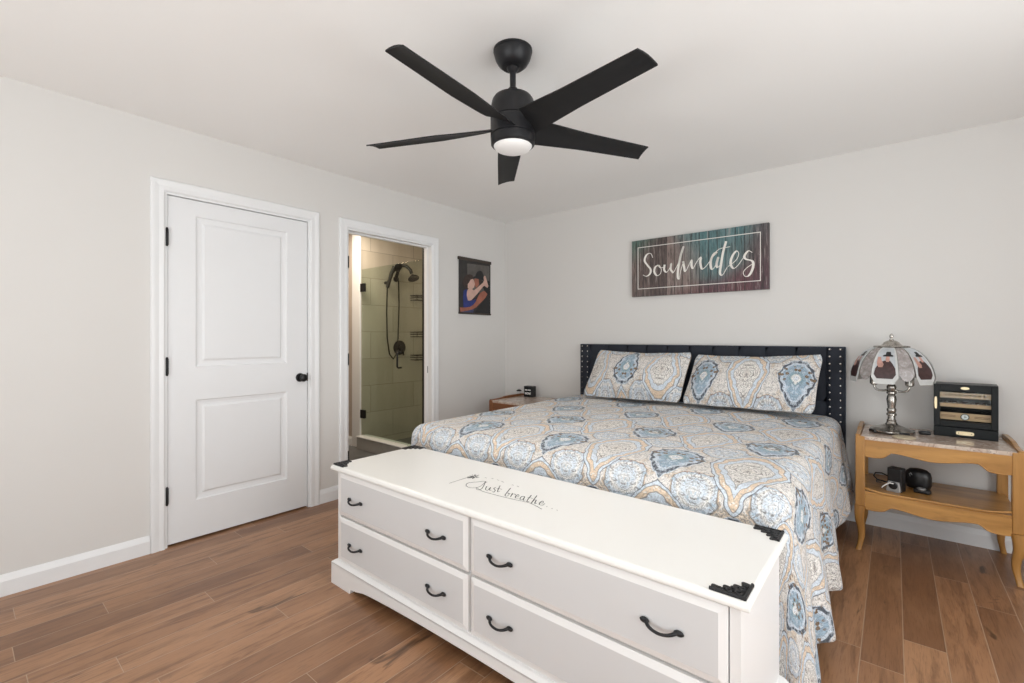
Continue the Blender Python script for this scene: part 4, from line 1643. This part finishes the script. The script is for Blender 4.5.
for k in range(6):
    ang = math.radians(-99 + 60 * k)
    H = math.radians(18.5)
    w = MB()
    shade_strip(w, ang, H, fill([(0.0, -0.97, 0.97), (0.86, -0.97, 0.97), (1.0, -0.66, 0.66)]), 0.0, None, 0.003)
    pn = w.build('shade_panel', SHADEG, lamp)
    w = MB()
    shade_strip(w, ang, H, fill([(0.10, -0.80, 0.80), (0.80, -0.80, 0.80), (0.89, -0.56, 0.56)]), 0.0006, SKY_P)
    shade_strip(w, ang, H, fill([(0.52, -0.12, 0.36), (0.58, -0.5, 0.55), (0.68, -0.72, 0.76), (0.80, -0.79, 0.79), (0.888, -0.56, 0.56)], 4), 0.0010, WINE)
    shade_strip(w, ang, H, fill([(0.44, -0.72, -0.44), (0.50, -0.70, -0.36), (0.60, -0.66, -0.12), (0.66, -0.50, -0.20)], 4), 0.0014, SKIN_P)
    shade_strip(w, ang, H, fill([(0.40, 0.02, 0.30), (0.50, -0.02, 0.34), (0.55, 0.06, 0.28)], 4), 0.0014, SKIN_P)
    shade_strip(w, ang, H, fill([(0.30, -0.02, 0.42), (0.38, -0.06, 0.46), (0.40, -0.30, 0.66), (0.43, -0.26, 0.62)], 4), 0.0018, HAT_P)
    w.build('panel_picture', None, pn)
    a2 = ang + math.radians(30)
    w = MB()
    shade_strip(w, a2, math.radians(11.5), fill([(0.0, -0.95, 0.95), (0.80, -0.95, 0.95), (0.90, -0.5, 0.5), (0.93, -0.15, 0.15)]), -0.001, None, 0.003)
    w.build('shade_panel', SHADEC, lamp)
w = MB()
w.lathe([(0.083, 0.500), (0.087, 0.506), (0.083, 0.511), (0.050, 0.514), (0.042, 0.522), (0.036, 0.532), (0.022, 0.541), (0.010, 0.545)], c, 36)
w.build('shade_cap', PEWTER, lamp, smooth=40)
w = MB()
w.lathe([(0.010, 0.543), (0.012, 0.548), (0.007, 0.553), (0.006, 0.557), (0.010, 0.563), (0.0115, 0.570), (0.008, 0.577), (0.004, 0.582), (0.001, 0.585)], c, 16)
w.build('finial', CHROME, lamp, smooth=60)

w = MB()
w.lathe([(0.049, 0.0), (0.052, 0.002), (0.052, 0.007), (0.049, 0.009)], (3.272, -0.418, NZ), 32)
tag(w.build('coaster', COASTER, origin=(3.272, -0.418, NZ), smooth=40), 'round beige coaster in front of the lamp base', 'coaster')

# a small black key fob between the lamp and the humidor
kf = thing('key_fob', (3.366, -0.222, NZ), 'small black key fob lying between the lamp and the black humidor', 'key fob', rz=0.25)
w = MB()
w.box(-0.026, 0.026, -0.019, 0.019, 0.0, 0.021, 0.008, 3)
w.build('fob_body', BLACKP, kf, world=False, smooth=40)
w = MB()
w.lathe([(0.005, 0.0200), (0.005, 0.0220)], (0.008, 0, 0), 12)
w.build('button', SILVERP, kf, world=False)

# ------------------------------------------------------------------ humidor
HW, HD, HH = 0.129, 0.082, 0.297
hum = thing('humidor', (3.540, -0.128, NZ), 'black glass-fronted cigar humidor cabinet beside the lamp', 'humidor', rz=math.radians(-4))
w = MB()
e = 0.012
w.box(-HW, -HW + e, -HD + 0.02, HD, 0.0, HH)
w.box(HW - e, HW, -HD + 0.02, HD, 0.0, HH)
w.box(-HW + e, HW - e, HD - e, HD, 0.0, HH)
w.box(-HW + e, HW - e, -HD + 0.02, HD - e, HH - e, HH)
w.box(-HW + e, HW - e, -HD + 0.02, HD - e, 0.0, e)
w.box(-HW + e, HW - e, -HD + 0.02, HD - e, 0.052, 0.060)
w.build('cabinet_body', HUMB, hum, world=False)
# door frame
w = MB()
fx0, fx1, fz0, fz1 = -0.102, 0.102, 0.090, 0.256
yd0, yd1 = -HD, -HD + 0.0195
w.box(-HW, fx0, yd0, yd1, 0.058, HH, 0.002)
w.box(fx1, HW, yd0, yd1, 0.058, HH, 0.002)
w.box(fx0, fx1, yd0, yd1, 0.058, fz0, 0.002)
w.box(fx0, fx1, yd0, yd1, fz1, HH, 0.002)
hd = w.build('door', HUMB, hum, world=False)
w = MB()
w.box(fx0 - 0.002, fx1 + 0.002, -HD + 0.008, -HD + 0.011, fz0 - 0.002, fz1 + 0.002)
w.build('door_glass', CLEAR, hd, world=False)


def plaque(name, xc, zc, hw, hh, mat, parent, rnd):
    w = MB()
    n = 24
    poly = []
    for i in range(n):
        a = 2 * PI * i / n
        ca, sa = math.cos(a), math.sin(a)
        k = rnd
        poly.append((xc + math.copysign(abs(ca) ** k, ca) * hw, zc + math.copysign(abs(sa) ** k, sa) * hh))
    w.prism(poly, lambda a, b: (a, -HD - 0.003, b), lambda a, b: (a, -HD + 0.001, b))
    return w.build(name, mat, parent, world=False, smooth=40)


plaque('door_handle', -0.120, 0.188, 0.0055, 0.034, BRASS, hd, 0.5)
plaque('badge', 0.0, 0.277, 0.018, 0.0075, BRASS, hd, 1.0)
w = MB()
w.box(-HW, HW, yd0, yd1, 0.0, 0.055, 0.002)
bd = w.build('base_drawer', HUMB, hum, world=False)
plaque('drawer_handle', 0.0, 0.026, 0.036, 0.0105, BRASS, bd, 0.45)
for xs in (-0.026, 0.026):
    w = MB()
    w.lathe([(0.0025, -0.0005), (0.0025, 0.0012)], seg=8, mx=Matrix.Translation((xs, -HD - 0.003, 0.026)) @ Matrix.Rotation(PI / 2, 4, 'X'))
    w.build('screw', BLACKP, bd, world=False)
yi = -HD + 0.030
ix = HW - e - 0.001


def tray(za, zb):
    w = MB()
    w.box(-ix, ix, yi, yi + 0.008, za, zb, 0.001)
    w.box(-ix, ix, yi + 0.008, HD - e - 0.002, za, za + 0.005)
    return w


w = tray(0.218, 0.248)
tr1 = w.build('upper_tray', CEDAR, hum, world=False)
for i in range(9):
    w = MB()
    mx = Matrix.Translation((-0.078 + i * 0.0195, yi + 0.0005, 0.2345)) @ Matrix.Rotation(PI / 2, 4, 'X')
    w.lathe([(0.0058, -0.001), (0.0058, 0.0012), (0.0035, 0.0014)], seg=12, mx=mx)
    w.build('vent_hole', HUMB, tr1, world=False)
tray(0.166, 0.186).build('middle_tray', CEDAR, hum, world=False)
w = tray(0.094, 0.134)
tr3 = w.build('lower_tray', CEDAR, hum, world=False)
for xs in (-0.068, 0.068):
    for zz in (0.110, 0.117):
        w = MB()
        w.box(xs - 0.030, xs + 0.030, yi - 0.001, yi + 0.001, zz, zz + 0.0022)
        w.build('vent_slot', CIGAR, tr3, world=False)
w = MB(BLACKP)
mx = Matrix.Translation((0, yi + 0.001, 0.114)) @ Matrix.Rotation(PI / 2, 4, 'X')
w.lathe([(0.017, 0.0), (0.018, 0.004), (0.015, 0.006)], seg=28, mx=mx)
w.lathe([(0.0148, 0.0055), (0.0140, 0.0064)], seg=28, mx=mx, m=WHITEP)
w.box(-0.001, 0.001, yi - 0.0062, yi - 0.0054, 0.108, 0.124, m=BLACKP)
w.box(-0.002, 0.0075, yi - 0.0062, yi - 0.0054, 0.1128, 0.1145, m=BLACKP)
w.build('hygrometer', None, tr3, world=False)
mxh = Matrix.Translation((3.540, -0.128, NZ)) @ Matrix.Rotation(math.radians(-4), 4, 'Z')
for i in range(8):
    w = MB(CIGAR)
    cxp = -0.080 + i * 0.0225
    mx = mxh @ Matrix.Translation((cxp, 0, 0.181)) @ Matrix.Rotation(PI / 2, 4, 'X')
    w.lathe([(0.006, -0.055), (0.0088, -0.048), (0.0092, 0.0), (0.0088, 0.036), (0.0075, 0.0395), (0.003, 0.0405)], seg=12, mx=mx)
    w.lathe([(0.0094, 0.018), (0.0094, 0.030)], seg=12, mx=mx, m=(WHITEP if i in (4, 5, 7) else BRASS))
    o = w.build('cigar', None, origin=tuple(mxh @ Vector((cxp, 0, 0.172))), smooth=40)
    tag(o, 'brown cigar lying on the middle tray inside the humidor', 'cigar', 'cigars in the humidor')

# ------------------------------------------------------------------ things on the lower shelf
SZ = NZ * 0.518
dk = thing('charging_dock', (3.240, -0.365, SZ), 'black upright dock with silver front and white lead on the lower shelf', 'charger', rz=-0.35)
w = MB()
w.box(-0.034, 0.034, -0.028, 0.030, 0.0, 0.132, 0.005)
w.build('dock_body', BLACKP, dk, world=False)
w = MB()
w.prism([(-0.030, 0.0), (-0.034, 0.010), (-0.026, 0.058), (0.026, 0.058), (0.034, 0.010), (0.030, 0.0)], lambda a, b: (a, -0.046 + b * 0.12, b), lambda a, b: (a, -0.027, b))
w.build('front_plate', SILVERP, dk, world=False, bevel=0.003)
w = MB()
mx = Matrix.Translation((0.0, -0.040, 0.036)) @ Matrix.Rotation(PI / 2, 4, 'X')
w.lathe([(0.021, -0.006), (0.021, 0.004), (0.016, 0.006), (0.006, 0.006)], seg=24, mx=mx)
w.build('dial', BLACKP, dk, world=False, smooth=40)
w = MB()
w.tube([(0.004, -0.047, 0.048), (-0.012, -0.052, 0.050), (-0.026, -0.056, 0.040), (-0.040, -0.062, 0.026), (-0.046, -0.064, 0.016)], 0.0035, 8)
w.build('lead', WHITEP, dk, world=False)
po = thing('pouch', (3.338, -0.235, SZ), 'soft black rounded pouch behind the dock on the lower shelf', 'pouch', rz=-0.2)
w = MB()
w.lathe([(0.030, 0.0), (0.052, 0.006), (0.060, 0.030), (0.060, 0.075), (0.054, 0.098), (0.038, 0.112), (0.015, 0.117), (0.001, 0.118)], seg=28, mx=Matrix.Diagonal((1, 0.62, 1, 1)))
w.build('pouch_body', BLACKP, po, world=False, smooth=60)
w = MB()
w.tube([(-0.030, -0.030, 0.070), (-0.034, -0.036, 0.085), (-0.028, -0.036, 0.092), (-0.022, -0.034, 0.080)], 0.0025, 8)
w.build('zip_tab', SILVERP, po, world=False)
cm = thing('compact_camera', (3.352, -0.328, SZ), 'small black camera with silver ring lying before the pouch', 'camera', rz=-0.3)
w = MB()
w.box(-0.036, 0.036, -0.020, 0.022, 0.0, 0.022, 0.007, 3)
w.build('camera_body', BLACKP, cm, world=False, smooth=40)
w = MB()
w.lathe([(0.020, 0.021), (0.020, 0.027), (0.017, 0.029)], (-0.004, 0.0, 0), 20)
w.build('lens_ring', SILVERP, cm, world=False, smooth=40)
w = MB()
w.lathe([(0.0165, 0.026), (0.0165, 0.0285), (0.004, 0.0275)], (-0.004, 0.0, 0), 20)
w.build('lens', HUMB, cm, world=False, smooth=40)
w = MB()
w.tube([(3.205, -0.335, SZ + 0.07), (3.175, -0.325, SZ + 0.080), (3.145, -0.300, SZ + 0.072), (3.135, -0.270, SZ + 0.045), (3.150, -0.240, SZ + 0.020), (3.185, -0.220, SZ + 0.007), (3.230, -0.200, SZ + 0.005), (3.255, -0.16, SZ + 0.005)], 0.0036, 8)
w.tube([(3.212, -0.345, SZ + 0.035), (3.175, -0.335, SZ + 0.040), (3.150, -0.310, SZ + 0.030), (3.150, -0.270, SZ + 0.010), (3.170, -0.240, SZ + 0.005)], 0.0030, 8)
tag(w.build('power_cord', BLACKP, origin=(3.2, -0.24, SZ), smooth=60), 'black power cord looping behind the charging dock', 'cord')

# ------------------------------------------------------------------ things on the left nightstand
ck = thing('alarm_clock', (0.415, -0.105, LZ), 'small black square alarm clock with white display on the left nightstand', 'clock')
w = MB()
w.box(-0.052, 0.052, -0.035, 0.035, 0.0, 0.108, 0.006)
w.build('clock_body', BLACKP, ck, world=False)
w = MB()
w.box(-0.044, 0.044, -0.0362, -0.0352, 0.014, 0.096)
w.build('display', HUMB, ck, world=False)
w = MB()
w.box(-0.036, -0.004, -0.0372, -0.0360, 0.064, 0.075)
w.box(0.004, 0.036, -0.0372, -0.0360, 0.064, 0.075)
for st in ([(-0.036, 0.048), (-0.030, 0.026), (-0.023, 0.044), (-0.016, 0.026), (-0.010, 0.048)], [(0.0, 0.046), (-0.006, 0.036), (0.0, 0.026), (0.007, 0.036), (0.0, 0.046)], [(0.013, 0.048), (0.018, 0.026), (0.024, 0.044), (0.030, 0.026), (0.036, 0.048)]):
    w.ribbon(st, 0.0055, 0.0055, lambda a, b: (a, -0.036, b), (0, -1, 0), 0.001)
w.build('display_characters', WHITEP, ck, world=False)
gj = thing('glass_jar', (0.335, -0.180, LZ), 'tiny clear jar with a dark lid near the corner on the left nightstand', 'jar')
w = MB()
w.lathe([(0.020, 0.0), (0.024, 0.003), (0.024, 0.050), (0.018, 0.058), (0.018, 0.060)], seg=20)
w.build('jar_body', CLEAR, gj, world=False, smooth=40)
w = MB()
w.lathe([(0.026, 0.058), (0.027, 0.062), (0.020, 0.070), (0.008, 0.075), (0.001, 0.0755)], seg=20)
w.build('jar_lid', BLACKP, gj, world=False, smooth=40)

# ================================================================== shower seen through the bathroom door
GY = -0.94
w = MB()
w.box(-1.286, -T - 0.002, -0.985, -0.865, 0.0, 0.128, 0.004)
structure(w.build('trim_shower_curb', CURB))
w = MB()
w.box(-1.287, -T - 0.002, -0.992, -0.858, 0.128, 0.140, 0.003)
structure(w.build('trim_curb_cap', TRIM))
sd = thing('shower_door', (-0.85, GY + 0.01, 0.145), 'hinged clear glass shower door seen through the open bathroom doorway', 'shower door')
w = MB()
w.box(-1.262, -0.486, GY + 0.004, GY + 0.014, 0.150, 1.955, 0.002)
w.build('glass_panel', SHGLASS, sd)
for hz in (0.375, 1.755):
    w = MB()
    w.box(-1.284, -1.205, GY - 0.004, GY + 0.022, hz - 0.045, hz + 0.045, 0.003)
    w.build('hinge', BLACK, sd)
w = MB()
w.tube([(-0.565, GY + 0.004, 1.06), (-0.565, GY - 0.035, 1.06), (-0.565, GY - 0.045, 1.05), (-0.565, GY - 0.045, 0.92), (-0.565, GY - 0.035, 0.91), (-0.565, GY + 0.004, 0.91)], 0.009, 10)
w.build('door_handle', BLACK, sd, smooth=60)
sp = thing('glass_screen', (-0.3, GY + 0.01, 0.145), 'narrow fixed glass shower panel right of the shower door', 'glass panel')
w = MB()
w.box(-0.478, -T - 0.010, GY + 0.004, GY + 0.014, 0.142, 1.955, 0.002)
w.build('glass_panel', SHGLASS, sp)
w = MB()
w.box(-T - 0.022, -T - 0.003, GY - 0.002, GY + 0.020, 0.141, 2.05, 0.001)
w.build('wall_channel', BLACK, sp)
XW = -1.30
sh = thing('shower_set', (XW, -0.47, 1.10), 'black shower set with rain head and hand shower on the tiled wall', 'shower')
w = MB()
w.tube([(XW, -0.46, 1.90), (XW + 0.05, -0.46, 2.00), (XW + 0.10, -0.45, 2.05), (XW + 0.16, -0.43, 2.04), (XW + 0.21, -0.41, 1.99), (XW + 0.22, -0.40, 1.95)], 0.020, 12)
w.lathe([(0.035, 0.0), (0.035, 0.012), (0.015, 0.02)], seg=20, mx=Matrix.Translation((XW, -0.46, 1.90)) @ Matrix.Rotation(PI / 2, 4, 'Y'))
w.build('shower_arm', BLACK, sh, smooth=50)
w = MB()
w.lathe([(0.062, 0.0), (0.066, 0.008), (0.058, 0.024), (0.028, 0.045), (0.016, 0.060)], seg=28, mx=Matrix.Translation((XW + 0.24, -0.385, 1.885)) @ Matrix.Rotation(-0.45, 4, 'Y'))
w.build('rain_head', BLACK, sh, smooth=40)
w = MB()
w.tube([(XW + 0.06, -0.62, 1.78), (XW + 0.07, -0.60, 1.86), (XW + 0.09, -0.58, 1.95), (XW + 0.11, -0.55, 2.02)], [0.022, 0.020, 0.022, 0.030], 12)
w.lathe([(0.05, 0.0), (0.055, 0.01), (0.03, 0.03)], seg=20, mx=Matrix.Translation((XW + 0.13, -0.53, 2.02)) @ Matrix.Rotation(2.3, 4, 'Y'))
w.build('hand_shower', BLACK, sh, smooth=50)
w = MB()
w.tube([(XW, -0.61, 1.84), (XW + 0.06, -0.61, 1.84)], 0.016, 10)
w.build('hand_shower_bracket', BLACK, sh, smooth=50)
w = MB()
w.tube([(XW + 0.06, -0.62, 1.78), (XW + 0.04, -0.615, 1.5), (XW + 0.03, -0.60, 1.2), (XW + 0.03, -0.57, 1.02), (XW + 0.035, -0.52, 0.96), (XW + 0.035, -0.475, 1.02), (XW + 0.03, -0.45, 1.2), (XW + 0.03, -0.435, 1.6), (XW + 0.04, -0.45, 1.88)], 0.008, 10)
w.build('hose', BLACK, sh, smooth=60)
sv = thing('shower_valve', (XW, -0.41, 1.09), 'round black shower valve with lever below the shower head', 'shower valve')
w = MB()
w.lathe([(0.085, 0.001), (0.085, 0.010), (0.075, 0.016), (0.030, 0.018), (0.028, 0.05), (0.020, 0.055)], seg=32, mx=Matrix.Translation((XW, -0.41, 1.09)) @ Matrix.Rotation(PI / 2, 4, 'Y'))
w.build('valve_plate', BLACK, sv, smooth=40)
w = MB()
w.tube([(XW + 0.045, -0.41, 1.09), (XW + 0.055, -0.40, 1.05), (XW + 0.058, -0.39, 1.00)], 0.010, 10)
w.build('lever', BLACK, sv, smooth=60)


def caddy(z, h, label):
    """wire shelf: three bars round a rim over a wire floor, hung on the tiled wall"""
    r = thing('wire_caddy', (XW, -0.14, z), label, 'wire shelf', 'wire shelves in the shower')
    ya, yb, d = -0.25, -0.03, 0.13
    w = MB()
    for zz in (z, z + 0.028, z + 0.056):
        w.tube([(XW + 0.008, ya, zz), (XW + d, ya, zz), (XW + d, yb, zz), (XW + 0.008, yb, zz)], 0.0055, 6)
    for yy in (ya, yb):
        w.tube([(XW + d, yy, z), (XW + d, yy, z + 0.056)], 0.004, 6)
    w.tube([(XW + 0.006, ya, z + 0.056), (XW + 0.006, yb, z + 0.056)], 0.005, 6)
    w.build('rim', BLACK, r)
    w = MB()
    for i in range(7):
        yy = ya + (yb - ya) * (i + 0.5) / 7
        w.tube([(XW + 0.006, yy, z), (XW + d, yy, z)], 0.003, 6)
    w.build('wire_floor', BLACK, r)
    return r


caddy(1.66, 0.06, 'black wire shelf nearest the shower head, uppermost of three on the tiled wall')
caddy(1.22, 0.06, 'black wire shelf halfway down the tiled wall, middle of three in the shower')
caddy(0.94, 0.06, 'black wire shelf level with the valve lever, lowest of three in the shower')
